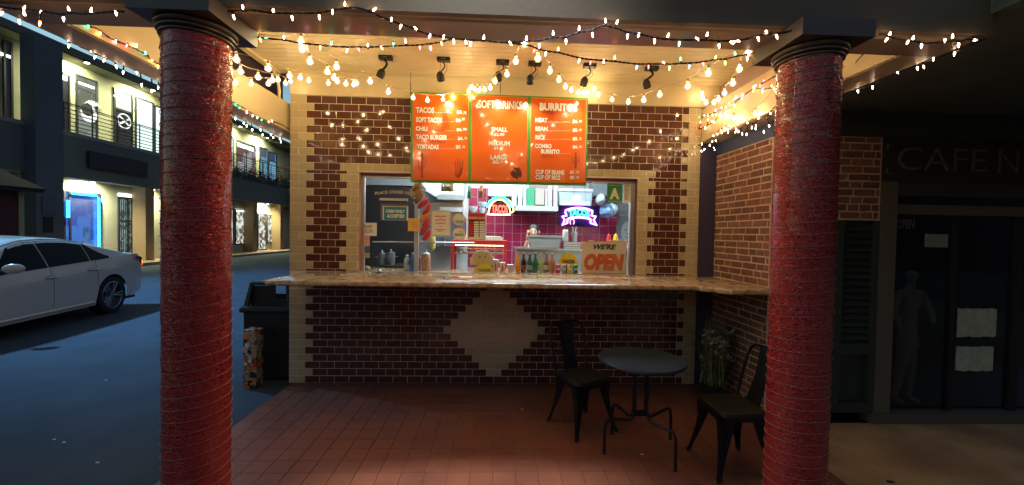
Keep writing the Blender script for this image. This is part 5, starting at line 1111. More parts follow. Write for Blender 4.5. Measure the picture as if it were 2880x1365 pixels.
track(Z1, 2175, 610, 2140, 765, 'second black ceiling spotlight from the left, aimed at the menu board', (.12, .8, -.84), True, 16)
track(Z2, 192, 636, 148, 765, 'third black ceiling spotlight from the left, behind a globe', (.0, .8, -.82), True, 13)
track(Z2, 515, 650, 468, 795, 'fourth black ceiling spotlight from the left', (.05, .8, -.84), True, 13)
track(Z2, 1068, 672, 1015, 815, 'fifth black ceiling spotlight from the left', (-.1, .78, -.84), True, 16)
track(Z2, 1692, 698, 1640, 840, 'rightmost black ceiling spotlight, tipped to the right', (.4, .45, -.8), False, 10)
tag(MB().box(at(*Z2(345, 585), Z=3.3).x, at(*Z2(445, 585), Z=3.3).x, 3.3, 3.36, 3.30, 3.329).build('junction_box', PAINT), 'small cream junction box on the ceiling between two spotlights', 'box')

# ================================================================== PATIO FURNITURE
def rotp(c, ang, p): ca, sa = math.cos(ang), math.sin(ang); return Vector((c[0]+p[0]*ca-p[1]*sa, c[1]+p[0]*sa+p[1]*ca, p[2]))
def metal_chair(label, c, ang):
    """front of the chair towards local -Y"""
    t = thing('metal_cafe_chair', label, 'chair', (c[0], c[1], 0), 'black metal cafe chairs'); G = lambda x, y_, z_: rotp(c, ang, (x, y_, z_)); t['label'] = label
    # seat: rounded square pan with a lip and a shallow dish
    q = MB(); N = 40; rings = [(.0, -.006), (.45, -.005), (.80, -.002), (.93, .002), (1.0, -.002), (1.01, -.030), (.985, -.034)]
    base = []
    for i in range(N):
        a = 2*PI*i/N; cx_, sy_ = math.cos(a), math.sin(a); e = .42
        x = math.copysign(abs(cx_)**e, cx_)*.178; y_ = math.copysign(abs(sy_)**e, sy_)*.175; x *= 1.0-.06*(y_/.175); base.append((x, y_))
    vs = []; fs = []
    for s, dz in rings[1:]: vs += [G(x*s, y_*s, .452+dz) for x, y_ in base]
    vs.append(G(0, 0, .446)); nr = len(rings)-1
    for k in range(nr-1):
        for i in range(N): fs.append((k*N+i, k*N+(i+1) % N, (k+1)*N+(i+1) % N, (k+1)*N+i))
    for i in range(N): fs.append((nr*N, (i+1) % N, i))
    q.add(vs, fs).build('seat', SEATM, t, smooth=True, angle=50)
    # four splayed pressed-sheet legs: broad at the top, narrow at the foot
    for sx_, sy_ in ((-1, -1), (1, -1), (-1, 1), (1, 1)):
        top, bot = Vector((sx_*.150, sy_*.145, .425)), Vector((sx_*.205, sy_*.205, .012)); q = MB(); secs = []
        for k in range(9):
            u = k/8; p = top.lerp(bot, u); w = .078*(1-u)**1.6+.021; curve = -.012*math.sin(PI*u)
            p += Vector((sx_*curve, sy_*curve, 0)); secs.append((p, w))
        vs = []
        for p, w in secs:
            for dx, dy in ((0, 0), (-1, 0), (-1, -.0), (0, -1)):
                pass
            vs += [G(p.x+sx_*.006, p.y+sy_*.006, p.z), G(p.x-sx_*w, p.y+sy_*.004, p.z), G(p.x-sx_*w, p.y-sy_*.001, p.z), G(p.x, p.y-sy_*.0, p.z), G(p.x-sx_*.001, p.y-sy_*w, p.z), G(p.x+sx_*.004, p.y-sy_*w, p.z)]
        fs = []
        for k in range(8):
            for i in range(6): fs.append((k*6+i, k*6+(i+1) % 6, (k+1)*6+(i+1) % 6, (k+1)*6+i))
        fs += [(0, 1, 2, 3, 4, 5), (53, 52, 51, 50, 49, 48)]
        q.add(vs, fs).build('leg', BLACK, t, smooth=True, angle=30)
        f = MB().cyl(G(bot.x, bot.y, 0), G(bot.x, bot.y, .03), .014, .016, 10); f.build('foot_cap', PLASTIC, t)
    # arched aprons between the legs
    for (ax, ay, bx_, by_) in ((-.15, -.172, .15, -.172), (-.15, .172, .15, .172), (-.172, -.15, -.172, .15), (.172, -.15, .172, .15)):
        q = MB(); vs = []
        for k in range(13):
            u = k/12; x, y_ = ax+(bx_-ax)*u, ay+(by_-ay)*u; d = .035+.055*(2*u-1)**4
            vs += [G(x, y_, .425), G(x, y_, .425-d), G(x*.985, y_*.985, .425-d), G(x*.985, y_*.985, .425)]
        fs = [(k*4+i, k*4+(i+1) % 4, (k+1)*4+(i+1) % 4, (k+1)*4+i) for k in range(12) for i in range(4)]+[(0, 1, 2, 3), (51, 50, 49, 48)]
        q.add(vs, fs).build('apron', BLACK, t)
    # back hoop and splat
    hp = [(-.165, .155, .44), (-.178, .195, .60), (-.180, .235, .74), (-.165, .262, .82), (-.120, .275, .850), (0, .282, .858), (.120, .275, .850), (.165, .262, .82), (.180, .235, .74), (.178, .195, .60), (.165, .155, .44)]
    MB().tube(smoothpath([G(*p) for p in hp], 5), .0115, 8).build('back_hoop', BLACK, t, smooth=True)
    q = MB(); vs = []
    for k in range(9):
        u = k/8; y_ = .158+.115*u+.008*math.sin(PI*u); z_ = .447+.40*u; w = .062+.018*abs(2*u-1)**2+.012*u
        vs += [G(-w, y_, z_), G(0, y_+.008, z_), G(w, y_, z_), G(w, y_+.003, z_), G(0, y_+.011, z_), G(-w, y_+.003, z_)]
    fs = [(k*6+i, k*6+(i+1) % 6, (k+1)*6+(i+1) % 6, (k+1)*6+i) for k in range(8) for i in range(6)]+[(0, 1, 2, 3, 4, 5), (53, 52, 51, 50, 49, 48)]
    q.add(vs, fs).build('splat', BLACK, t, smooth=True, angle=40)
    return t
metal_chair('black metal chair left of the round table, its back to the tiled wall', (.775, 3.475), math.radians(25))
metal_chair('black metal chair partly hidden by the right column, facing the round table', (1.735, 2.875), math.radians(-88))
tc_ = (1.13, 3.05); t = thing('round_cafe_table', 'round dark metal cafe table between the two chairs', 'table', (*tc_, 0))
MB().lathe((*tc_, .70), [(.300, 0), (.318, .002), (.322, .010), (.322, .018), (.316, .024), (.306, .0225), (.01, .0215)], 72).build('table_top', mat('table_top_metal', (.04, .065, .095), .3, metal=.4, bump=.04, bscale=35), t, smooth=True, angle=50)
MB().box(tc_[0]-.13, tc_[0]+.13, tc_[1]-.02, tc_[1]+.02, .688, .699).build('top_brace', BLACK, t)
for k, (fx, fy) in enumerate(((.855, 3.03), (1.30, 2.80), (1.00, 3.33), (1.455, 3.24))):
    sx_ = -1 if k % 2 == 0 else 1; s = Vector((tc_[0]+sx_*.048, tc_[1]+(-.012 if k < 2 else .012), .69)); e = Vector((fx, fy, 0)); m_ = Vector((tc_[0]+sx_*.048, s.y, .30))
    d = Vector((fx, fy, .25))-m_; 
    MB().tube(smoothpath([s, Vector((s.x, s.y, .45)), m_+Vector((0, 0, .03)), m_+d*.12+Vector((0, 0, -.035)), m_+d*.5+Vector((0, 0, -.015)), m_+d*.88+Vector((0, 0, .008)), m_+d*.985+Vector((0, 0, -.04)), Vector((fx, fy, .12)), Vector((fx, fy, .012))], 5), .0115, 8).build('leg', BLACK, t, smooth=True)
    MB().cyl((fx, fy, 0), (fx, fy, .018), .0145, .0135, 10).build('foot_cap', PLASTIC, t)
MB().cyl((tc_[0]-.05, tc_[1], .30), (tc_[0]+.05, tc_[1], .30), .02, n=12).build('cross_joint', BLACK, t, smooth=True)

# ---- litter bin and sticker-covered bollard
bt = thing('litter_bin', 'square black litter bin with an open hood beside the wall end', 'bin', (-2.585, 5.02, -.09)); gz = -.09
def ring(h, w, d): return [(-2.585-w, 5.02-d, h), (-2.585+w, 5.02-d, h), (-2.585+w, 5.02+d, h), (-2.585-w, 5.02+d, h)]
def loft(q, rs, caps=True):
    vs = [p for r in rs for p in r]; n_ = len(rs[0]); fs = [(k*n_+i, k*n_+(i+1) % n_, (k+1)*n_+(i+1) % n_, (k+1)*n_+i) for k in range(len(rs)-1) for i in range(n_)]
    if caps: fs += [tuple(range(n_-1, -1, -1)), tuple(range((len(rs)-1)*n_, len(rs)*n_))]
    return q.add(vs, fs)
loft(MB(), [ring(gz, .235, .235), ring(gz+.03, .25, .25), ring(.70, .262, .262)]).build('bin_body', PLASTIC, bt)
loft(MB(), [ring(.702, .285, .285), ring(.725, .295, .295), ring(.755, .29, .29), ring(.775, .268, .268)]).build('bin_collar', PLASTIC, bt)
loft(MB(), [ring(1.01, .222, .222), ring(1.035, .222, .222), ring(1.05, .20, .20)]).build('hood_top', PLASTIC, bt)
for s1, s2 in ((-1, -1), (1, -1), (1, 1), (-1, 1)):
    q = MB(); vs = []
    for z_, w, cw in ((.776, .262, .045), (1.009, .222, .035)):
        x, y_ = -2.585+s1*w, 5.02+s2*w; vs += [(x, y_, z_), (x-s1*cw, y_, z_), (x-s1*cw, y_-s2*cw, z_), (x, y_-s2*cw, z_)]
    q.add(vs, [(0, 1, 5, 4), (1, 2, 6, 5), (2, 3, 7, 6), (3, 0, 4, 7), (0, 1, 2, 3), (4, 5, 6, 7)]).build('hood_post', PLASTIC, bt)
for a_, b_, c_, d_ in ((-2.545, -2.365, 4.765, 4.775), (-2.795, -2.375, 5.265, 5.275)): MB().box(a_, b_, c_, d_, .776, .84).build('hood_lip', PLASTIC, bt)
MB().box(-2.805, -2.525, 4.82, 4.83, .776, 1.0).build('flap', PLASTIC, bt)
bo = thing('sticker_bollard', 'short post covered in worn orange and black stickers', 'post', (-2.645, 4.60, -.09))
def sticker_mat():
    m = mat('worn_stickers', (.55, .48, .38), .6, local=True); t_ = m.node_tree; N, L = t_.nodes, t_.links; b = N['Principled BSDF']
    tc = N.new('ShaderNodeTexCoord'); v = N.new('ShaderNodeTexVoronoi'); v.inputs['Scale'].default_value = 17; v.distance = 'CHEBYCHEV'; L.new(tc.outputs['Object'], v.inputs['Vector'])
    s = N.new('ShaderNodeSeparateXYZ'); L.new(v.outputs['Color'], s.inputs[0]); r = N.new('ShaderNodeValToRGB'); r.color_ramp.interpolation = 'CONSTANT'
    e = r.color_ramp.elements; e[0].position = 0; e[0].color = (.62, .54, .42, 1); e[1].position = .38; e[1].color = (.80, .22, .06, 1)
    for p, c in ((.52, (.03, .03, .03, 1)), (.68, (.55, .45, .33, 1)), (.82, (.35, .12, .09, 1)), (.92, (.12, .14, .06, 1))): x = e.new(p); x.color = c
    L.new(s.outputs[0], r.inputs[0]); n_ = N.new('ShaderNodeTexNoise'); n_.inputs['Scale'].default_value = 60; L.new(tc.outputs['Object'], n_.inputs['Vector'])
    rr = N.new('ShaderNodeValToRGB'); rr.color_ramp.elements[0].position = .40; rr.color_ramp.elements[1].position = .62; rr.color_ramp.elements[0].color = (.12, .10, .08, 1); rr.color_ramp.elements[1].color = (1, 1, 1, 1)
    L.new(n_.outputs[0], rr.inputs[0]); mx = N.new('ShaderNodeMixRGB'); mx.blend_type = 'MULTIPLY'; mx.inputs[0].default_value = .8; L.new(r.outputs[0], mx.inputs[1]); L.new(rr.outputs[0], mx.inputs[2]); L.new(mx.outputs[0], b.inputs['Base Color']); return m
rnd = random.Random(4); vs = []; N = 16
for k in range(26):
    z_ = -.09+.642*k/25
    for i in range(N):
        a = 2*PI*i/N; r = .074*(1+rnd.uniform(-.02, .02))/max(abs(math.cos(a)), abs(math.sin(a)))**.75; vs.append((-2.645+r*math.cos(a), 4.60+r*math.sin(a), z_+(rnd.uniform(-.008, .008) if k == 25 else 0)))
MB().add(vs, [(k*N+i, k*N+(i+1) % N, (k+1)*N+(i+1) % N, (k+1)*N+i) for k in range(25) for i in range(N)]+[tuple(range(25*N, 26*N))]).build('post_body', sticker_mat(), bo, smooth=True, angle=25)
rnd = random.Random(12)
for k in range(16):
    fy = 4.60-.076; x = -2.645+rnd.uniform(-.045, .045); z_ = -.03+.52*rnd.random(); w = rnd.uniform(.014, .03)
    m_ = [INK, mat('sticker_orange', (.80, .20, .05), .5), PAPER, mat('sticker_pale', (.6, .5, .4), .6)][k % 4]
    MB().lathe((x, fy-.003-.0004*k, z_), [(w, -.001), (w, .001)], 18, axis=(0, 1, 0)).build('round_sticker', m_, bo)

# ---- corner plant
pl_ = thing('corner_plant', 'dry leafy plant with pale flowers in a dark pot by the side brick wall', 'plant', (2.24, 4.02, 0)); cx_, cy_ = 2.23, 4.02
MB().lathe((cx_, cy_, 0), [(.07, 0), (.095, .10), (.10, .20), (.085, .205), (.08, .17)], 24).build('pot', PLASTIC, pl_, smooth=True)
rnd = random.Random(8); q = MB()
def blade(q, x, y_, h, a, lean, w):
    P_ = []
    for k in range(6):
        u = k/5; P_.append((Vector((x+math.cos(a)*lean*u*u, y_+math.sin(a)*lean*u*u, .18+h*u*(1-.22*u*lean/.2))), w*(1-u)**.7+.0008))
    s = Vector((-math.sin(a), math.cos(a), 0)); vs = []
    for p, ww in P_: vs += [p-s*ww, p+Vector((0, 0, ww*.3)), p+s*ww]
    q.add(vs, [(k*3+i, k*3+i+1, (k+1)*3+i+1, (k+1)*3+i) for k in range(5) for i in range(2)])
for k in range(420): blade(q, cx_+rnd.gauss(0, .045), cy_+rnd.gauss(0, .045), rnd.uniform(.15, .78), rnd.uniform(0, 2*PI), rnd.uniform(.03, .26), rnd.uniform(.004, .011))
o = q.build('foliage', mat('dry_foliage', (.10, .17, .06), .6, objvar=.1, col2=(.26, .26, .12), vscale=15), pl_); o['kind'] = 'stuff'
for k in range(15):
    a = rnd.uniform(PI*.9, PI*2.0); r0 = rnd.uniform(.05, .16); x, y_, z_ = cx_+math.cos(a)*r0, cy_+math.sin(a)*r0*.8, rnd.uniform(.30, .74); q = MB()
    for j in range(8):
        b_ = rnd.uniform(0, 2*PI); e_ = rnd.uniform(-.6, .9); d = Vector((math.cos(b_)*math.cos(e_), math.sin(b_)*math.cos(e_), math.sin(e_))); s = d.cross(Vector((0, 0, 1))).normalized()*.02; p = Vector((x, y_, z_))
        q.add([p, p+d*.035+s, p+d*.07, p+d*.035-s, p+Vector((0, 0, .002))], [(0, 1, 2, 3), (4, 3, 2, 1)])
    q.tube([(cx_+(x-cx_)*.2, cy_+(y_-cy_)*.2, .2), (cx_+(x-cx_)*.7, cy_+(y_-cy_)*.7, (z_+.2)/2), (x, y_, z_)], .0018, 4); q.build('flower', mat('dry_flower', (.75, .66, .50), .8), pl_)
tag(MB().tube(smoothpath([Vector((2.415, 4.42, .012)), Vector((2.40, 4.30, .014)), Vector((2.42, 4.18, .012)), Vector((2.38, 4.12, .012))]), .006, 6).build('hose_end', PLASTIC, smooth=True), 'short dark hose end on the floor behind the plant', 'hose')

# ================================================================== WHITE SALOON CAR
car = thing('parked_car', 'white saloon car parked in the street with a lit red tail light', 'car', (0, 0, 0))
WP = mat('white_car_paint', (.78, .70, .56), .28, coat=1)
CG = mat('tinted_car_glass', (.003, .003, .004), .12, spec=.15); CH = mat('chrome', (.75, .75, .76), .12, metal=1)
LEN, RW, FWh, WR = 4.87, 3.86, 1.0, .345
def lerp_tab(tab, u):
    for (a, va), (b_, vb) in zip(tab, tab[1:]):
        if u <= b_: s = (u-a)/(b_-a); s = s*s*(3-2*s) if False else s; return va+(vb-va)*s
    return tab[-1][1]
BELT = [(0, .62), (.25, .70), (.9, .80), (1.5, .88), (2.6, .93), (3.6, 1.0), (4.2, 1.065), (4.65, 1.07), (4.8, .99), (4.87, .93)]
SILL = [(0, .30), (.2, .22), (1.0, .20), (3.9, .22), (4.6, .30), (4.87, .42)]
HWID = [(0, .55), (.12, .72), (.4, .85), (.9, .905), (2.4, .92), (3.9, .915), (4.5, .885), (4.75, .83), (4.84, .76), (4.87, .68)]
us = sorted(set([round(x, 3) for x in rng(0, LEN, 70)]+[RW-.39, RW+.39, FWh-.39, FWh+.39, 4.83]))
NR = 8
def side_pts(u, s):
    zb = lerp_tab(SILL, u); zt = lerp_tab(BELT, u)
    for wc_ in (RW, FWh):
        d = abs(u-wc_)
        if d < .39: zb = max(zb, .335+math.sqrt(.39*.39-d*d))
    w = lerp_tab(HWID, u); out = []
    for k in range(NR):
        v = k/(NR-1); z_ = zb+(zt-zb)*v; f = z_/max(zt, .01)
        bulge = 1-.07*max(0, (.55-f)/.55)**2-.055*max(0, (f-.72)/.28)**1.5+.008*math.exp(-((f-.78)/.04)**2)
        out.append((s*w*bulge, u, z_))
    return out
for nm, s in (('left', 1), ('right', -1)):
    q = MB(); vs = [p for u in us for p in side_pts(u, s)]
    q.add(vs, [(i*NR+k, i*NR+k+1, (i+1)*NR+k+1, (i+1)*NR+k) for i in range(len(us)-1) for k in range(NR-1)]); q.build('body_side', WP, car, smooth=True, angle=60, center=False)
q = MB(); vs = []; NT = 9
for u in us:
    a = side_pts(u, 1)[-1]; 
    for k in range(NT): v = -1+2*k/(NT-1); vs.append((-a[0]*v, u, a[2]+.035*(1-v**4)*(1 if u < 4.75 else .3)))
q.add(vs, [(i*NT+k, i*NT+k+1, (i+1)*NT+k+1, (i+1)*NT+k) for i in range(len(us)-1) for k in range(NT-1)]); q.build('bonnet_and_boot_skin', WP, car, smooth=True, angle=60, center=False)
q = MB(); e0, e1 = side_pts(LEN, 1), side_pts(LEN, -1); q.add(e0+e1[::-1], [tuple(range(2*NR))]); q.build('rear_bumper', WP, car, center=False)
q = MB(); e0, e1 = side_pts(0, 1), side_pts(0, -1); q.add(e0+e1[::-1], [tuple(range(2*NR))]); q.build('front_bumper', WP, car, center=False)
MB().box(-.80, .80, .15, 4.6, .19, .24).build('underbody', PLASTIC, car, center=False)
for wc_ in (RW, FWh): MB().box(-.70, .70, wc_-.37, wc_+.37, .45, .74).build('wheel_well', INK, car, center=False)
# greenhouse: roof shell and glass
RF = [(1.35, .90), (1.75, 1.13), (2.15, 1.34), (2.45, 1.425), (2.8, 1.445), (3.15, 1.425), (3.5, 1.36), (3.9, 1.235), (4.25, 1.115), (4.42, 1.07)]
gu = rng(1.36, 4.41, 44); NG = 13
def gh(u, k, s=1, off=0):
    zb, zr = lerp_tab(BELT, u)-.01, lerp_tab(RF, u); w0 = lerp_tab(HWID, u)*.93; w1 = min(w0, .62+.0*u); h = max(zr-zb, .002)
    v = k/(NG-1)                       # 0..1 from the belt over the shoulder to the roof centre
    if v < .55: f = v/.55; z_ = zb+h*.90*f; x = w0+(w1-w0)*(h/.5)*f**1.15 if h < .5 else w0+(w1-w0)*f**1.15
    else:
        f = (v-.55)/.45; xs = w0+(w1-w0)*min(1, h/.5); x = xs*(1-f); z_ = zb+h*(.90+.10*math.sin(f*PI/2)**.8)
    return (s*(x+off), u, z_+off*.3)
for s in (1, -1):
    q = MB(); vs = [gh(u, k, s) for u in gu for k in range(NG)]; q.add(vs, [(i*NG+k, i*NG+k+1, (i+1)*NG+k+1, (i+1)*NG+k) for i in range(len(gu)-1) for k in range(NG-1)]); q.build('roof_shell', WP, car, smooth=True, angle=70, center=False)
def ghv(u, v, s, off):
    k = v*(NG-1); k0 = int(k); a, b_ = Vector(gh(u, k0, s, off)), Vector(gh(u, min(k0+1, NG-1), s, off)); return a.lerp(b_, k-k0)
for s in (1, -1):                       # side glass: three panes
    for (ua, ub) in ((1.75, 2.62), (2.64, 3.42), (3.44, 3.86)):
        q = MB(); vs = []; nu, nv = 12, 6
        for i in range(nu+1):
            u = ua+(ub-ua)*i/nu; top = .52 if u < 3.45 else .52-.42*((u-3.45)/.41)
            if u < 2.2: top = .52*min(1, .25+(u-1.75)/.45*.75)
            for k in range(nv+1): vs.append(ghv(u, .03+(max(top, .06)-.03)*k/nv, s, .004))
        q.add(vs, [(i*(nv+1)+k, i*(nv+1)+k+1, (i+1)*(nv+1)+k+1, (i+1)*(nv+1)+k) for i in range(nu) for k in range(nv)]); q.build('side_window', CG, car, smooth=True, center=False)
    P_ = [ghv(u, .0, s, .008) for u in rng(1.7, 3.9, 16)]; MB().tube(P_, .008, 6).build('belt_trim', CH if False else PLASTIC, car, smooth=True, center=False)
    MB().tube([ghv(u, .56, s, .002) for u in rng(2.15, 3.55, 14)], .007, 6).build('roof_trim', CH, car, smooth=True, center=False)
    for u in (2.60, 3.40):              # door handles
        z_ = lerp_tab(BELT, u)-.13; x = s*(lerp_tab(HWID, u)*.985+.012)
        MB().tube([(x-s*.015, u-.09, z_), (x+s*.014, u-.07, z_), (x+s*.018, u, z_+.004), (x+s*.014, u+.07, z_+.004), (x-s*.015, u+.09, z_+.002)], .013, 8).build('door_handle', CH, car, smooth=True, center=False)
        MB().box(min(x-s*.02, x-s*.006), max(x-s*.02, x-s*.006), u-.08, u+.08, z_-.02, z_+.02).build('handle_cup', PLASTIC, car, center=False)
    for u in (1.72, 2.63, 3.50):        # door shut lines
        pp = side_pts(u, s); MB().tube([(p[0]+s*.0005, p[1], p[2]) for p in pp[1:] if p[2] > .3], .0032, 4).build('door_gap', INK, car, center=False)
    q = MB().sphere((0, 0, 0), 1, 14); q.v = [(s*1.03+x*.11, 1.86+y_*.06+x*s*.03, 1.0+z_*.07) for x, y_, z_ in q.v]; q.build('wing_mirror', WP, car, smooth=True, center=False)
    MB().cyl((s*.86, 1.86, .95), (s*.96, 1.86, .98), .02).build('mirror_stalk', PLASTIC, car, center=False)
    pts_ = [(side_pts(u, s)[-2]) for u in (4.52, 4.6, 4.68, 4.76, 4.82)]
    q = MB(); vs = []
    for j, u in enumerate(rng(4.50, 4.845, 9)):
        pp = side_pts(u, s); zt, x = pp[-1][2], s*max(abs(p[0]) for p in pp); h = .03+.085*(j/8)
        for d_ in (0, 1): vs += [(x+s*(.012), u+.004, zt-.055), (x+s*.012, u+.004, zt-.055-h)][d_:d_+1]
    q.add(vs, [(2*j, 2*j+1, 2*j+3, 2*j+2) for j in range(8)]); q.add([(x-s*.02, y_, z_) for x, y_, z_ in vs], [(2*j, 2*j+2, 2*j+3, 2*j+1) for j in range(8)])
    q.build('tail_light', mat('tail_dark_red', (.25, .01, .01), .2, coat=.5), car, smooth=True, center=False)
    q = MB(); vs = []
    for u in rng(4.76, 4.84, 5):
        pp = side_pts(u, s); zt, x = pp[-1][2], s*max(abs(p[0]) for p in pp); vs += [(x+s*.018, u+.006, zt-.075), (x+s*.018, u+.006, zt-.15)]
    q.add(vs, [(2*j, 2*j+1, 2*j+3, 2*j+2) for j in range(4)]); q.build('lit_lamp', emission('tail_lamp', (1, .10, .015), 5), car, center=False)
    q = MB(); q.tube([(s*.905, u, lerp_tab(SILL, u)+.06) for u in rng(1.45, 3.42, 8)], .025, 6); q.build('sill_moulding', WP, car, smooth=True, center=False)
q = MB(); vs = []                        # rear screen
for u in rng(3.60, 4.32, 9):
    for k in rng(.62, 1, 5): p = gh(u, k*(NG-1), 1, 0); pass
for nm, ua, ub in (('rear_screen', 3.62, 4.30), ('windscreen', 1.45, 2.12)):
    q = MB(); vs = []
    for i in range(9):
        u = ua+(ub-ua)*i/8; row = [ghv(u, v, 1, .004) for v in rng(.66, 1, 6)]+[ghv(u, v, -1, .004) for v in rng(1, .66, 6)][1:]; vs += row
    n_ = 11; q.add(vs, [(i*n_+k, i*n_+k+1, (i+1)*n_+k+1, (i+1)*n_+k) for i in range(8) for k in range(n_-1)]); q.build(nm, CG, car, smooth=True, center=False)
TYRE = mat('tyre_rubber', (.012, .012, .013), .75); RIM = mat('alloy_rim', (.30, .30, .31), .25, metal=.9)
for u in (RW, FWh):
    for s in (1, -1):
        x0 = s*.70; wv = bpy.data.objects.new('wheel', None); COL.objects.link(wv); wv.parent = car; wv.location = (s*.80, u, .335); wv.empty_display_size = .1
        def wput(q, nm, m_, **k): return q.build(nm, m_, wv, smooth=True, **k)
        wc_w = (0, 0, 0)
        def L(pr, n_=40): return MB().lathe((s*.80-s*.10, u, .335), pr, n_, axis=(s, 0, 0))
        wput(L([(.245, 0), (.33, .005), (.345, .04), (.345, .16), (.335, .195), (.30, .205), (.255, .202), (.25, .17), (.245, .02)]), 'tyre', TYRE)
        wput(L([(.25, .10), (.256, .20), (.243, .207), (.232, .195), (.225, .11)]), 'rim', RIM)
        wput(L([(.22, .08), (.22, .085)]), 'brake_disc', INK)
        q = MB()
        for k in range(10):
            a = 2*PI*(k//2)/5+(.16 if k % 2 else -.16); p0 = Vector((s*.80+s*.085, u+math.cos(a*1)*.045, .335+math.sin(a)*.045)); p1 = Vector((s*.80+s*.095, u+math.cos(a)*.235, .335+math.sin(a)*.235))
            q.tube([p0, p0.lerp(p1, .5)+Vector((s*.008, 0, 0)), p1], .012, 6)
        wput(q, 'spokes', RIM)
        wput(L([(.055, .16), (.055, .185), (.03, .195)], 20), 'hub', RIM)
CANG = math.radians(9)
car.rotation_euler = (0, 0, CANG)
tgt = Vector((-7.62, 8.50, -.09)); loc0 = Vector((.92, RW, 0)); r_ = Matrix.Rotation(CANG, 3, 'Z'); car.scale = (1.08,)*3; car.location = tgt-r_@(loc0*1.08)

# ================================================================== BUILDING ACROSS THE STREET
BX, UX, GX = -16.5, -17.5, -17.2
bld = thing('shopping_arcade_building', 'two storey cream shopping building with a railed gallery across the street', 'building', (-18, 22, 0))
CRW = mat('cream_stucco', (.62, .58, .40), .85, col2=(.50, .47, .29), vscale=.8, bump=.2, bscale=20); DKW = mat('dark_band_stucco', (.20, .24, .19), .85, col2=(.17, .20, .16), vscale=.7)
SFT = mat('gallery_soffit', (.20, .19, .12), .8); RAIL = mat('dark_rail', (.03, .03, .035), .4); FRB = mat('dark_window_frame', (.03, .03, .035), .4)
def bb(x0, x1, y0, y1, z0, z1, nm, m_, par=None): return MB().box(x0, x1, y0, y1, z0, z1).build(nm, m_, par or bld)
bb(UX-.3, UX, 3, 44, 5.10, 8.3, 'upper_wall', CRW); bb(GX-.6, GX, 3, 44, 0, 3.49, 'lower_wall', CRW)
bb(GX+.001, BX, 3, 44, 3.495, 5.10, 'gallery_band', DKW); bb(UX+.001, BX+.02, 3, 44, 5.101, 5.26, 'gallery_floor', mat('gallery_floor_paint', (.35, .36, .30), .8))
bb(UX-.3, BX-.25, 3, 44, 8.301, 8.36, 'roof_soffit', SFT); bb(UX-.3, BX-.2, 3, 44, 8.361, 8.62, 'roof_edge', DKW)
bb(-26, UX-.301, 3, 44, 0, 8.6, 'rear_block', DKW)
struct(bb(GX+.001, -15.4, 3, 44, -.09, .05, 'footpath', CONC)); 
fp = [o for o in bld.children if o.name.startswith('footpath')][0]; fp.parent = None; fp.location = Vector(fp.location)+Vector(bld.location)
# street columns and the dark stair tower
for y_ in (20.28, 25.0, 28.9, 32.4, 36.5): bb(GX+.001, BX-.01, y_-.22 if y_ > 21 else 20.04, y_+.22 if y_ > 21 else 20.52, .051, 3.494, 'arcade_pier', mat('tan_pier', (.38, .25, .12), .85))
tw = thing('stair_tower', 'tall dark tower standing in front of the arcade building', 'tower', (-16.8, 15.4, 0)); 
ty0 = at(100, 400, X=-16.1).y; ty1 = at(178, 400, X=-16.1).y; tx0 = at(57, 300, Y=ty0).x
bb(tx0, -16.1, ty0, ty1, -.09, 8.32, 'tower_shaft', mat('tower_stucco', (.15, .19, .19), .85, col2=(.12, .15, .15), vscale=.6), tw)
a = at(118, 552, X=-16.08); b_ = at(157, 605, X=-16.08); bb(-16.098, -16.07, a.y, b_.y, b_.z, a.z, 'notice_board', mat('faint_notice', (.13, .14, .17), .7), tw)
a = at(122, 610, X=-16.08); b_ = at(150, 655, X=-16.08); bb(-16.098, -16.08, a.y, b_.y, b_.z, a.z, 'recess_panel', INK, tw)
def opening(X, x0, y0, x1, y1, nm, glow, s=1.0, par=None, mull=(), rail=None, z0=None, z1=None):
    """a window or door on the plane X between two measured corners"""
    a, b_ = at(x0, y0, X=X), at(x1, y1, X=X); ya, yb = a.y, b_.y; zt = a.z if z1 is None else z1; zb = b_.z if z0 is None else z0
    kind_ = 'door' if 'door' in nm else 'window'
    fr = MB(); w = .07
    fr.box(X+.001, X+.06, ya, ya+w, zb, zt).box(X+.001, X+.06, yb-w, yb, zb, zt).box(X+.001, X+.06, ya+w, yb-w, zt-w, zt).box(X+.001, X+.06, ya+w, yb-w, zb, zb+w)
    for m_ in mull: ym = ya+(yb-ya)*m_; fr.box(X+.001, X+.055, ym-.04, ym+.04, zb+w, zt-w)
    for m_ in (rail or ()): zm = zb+(zt-zb)*m_; fr.box(X+.001, X+.05, ya+w, yb-w, zm-.04, zm+.04)
    f = fr.build(kind_, FRB, bld); g_ = MB().box(X+.002, X+.02, ya+w, yb-w, zb+w, zt-w).build('pane', glow, f); return f, ya, yb, zb, zt
LIT = {}
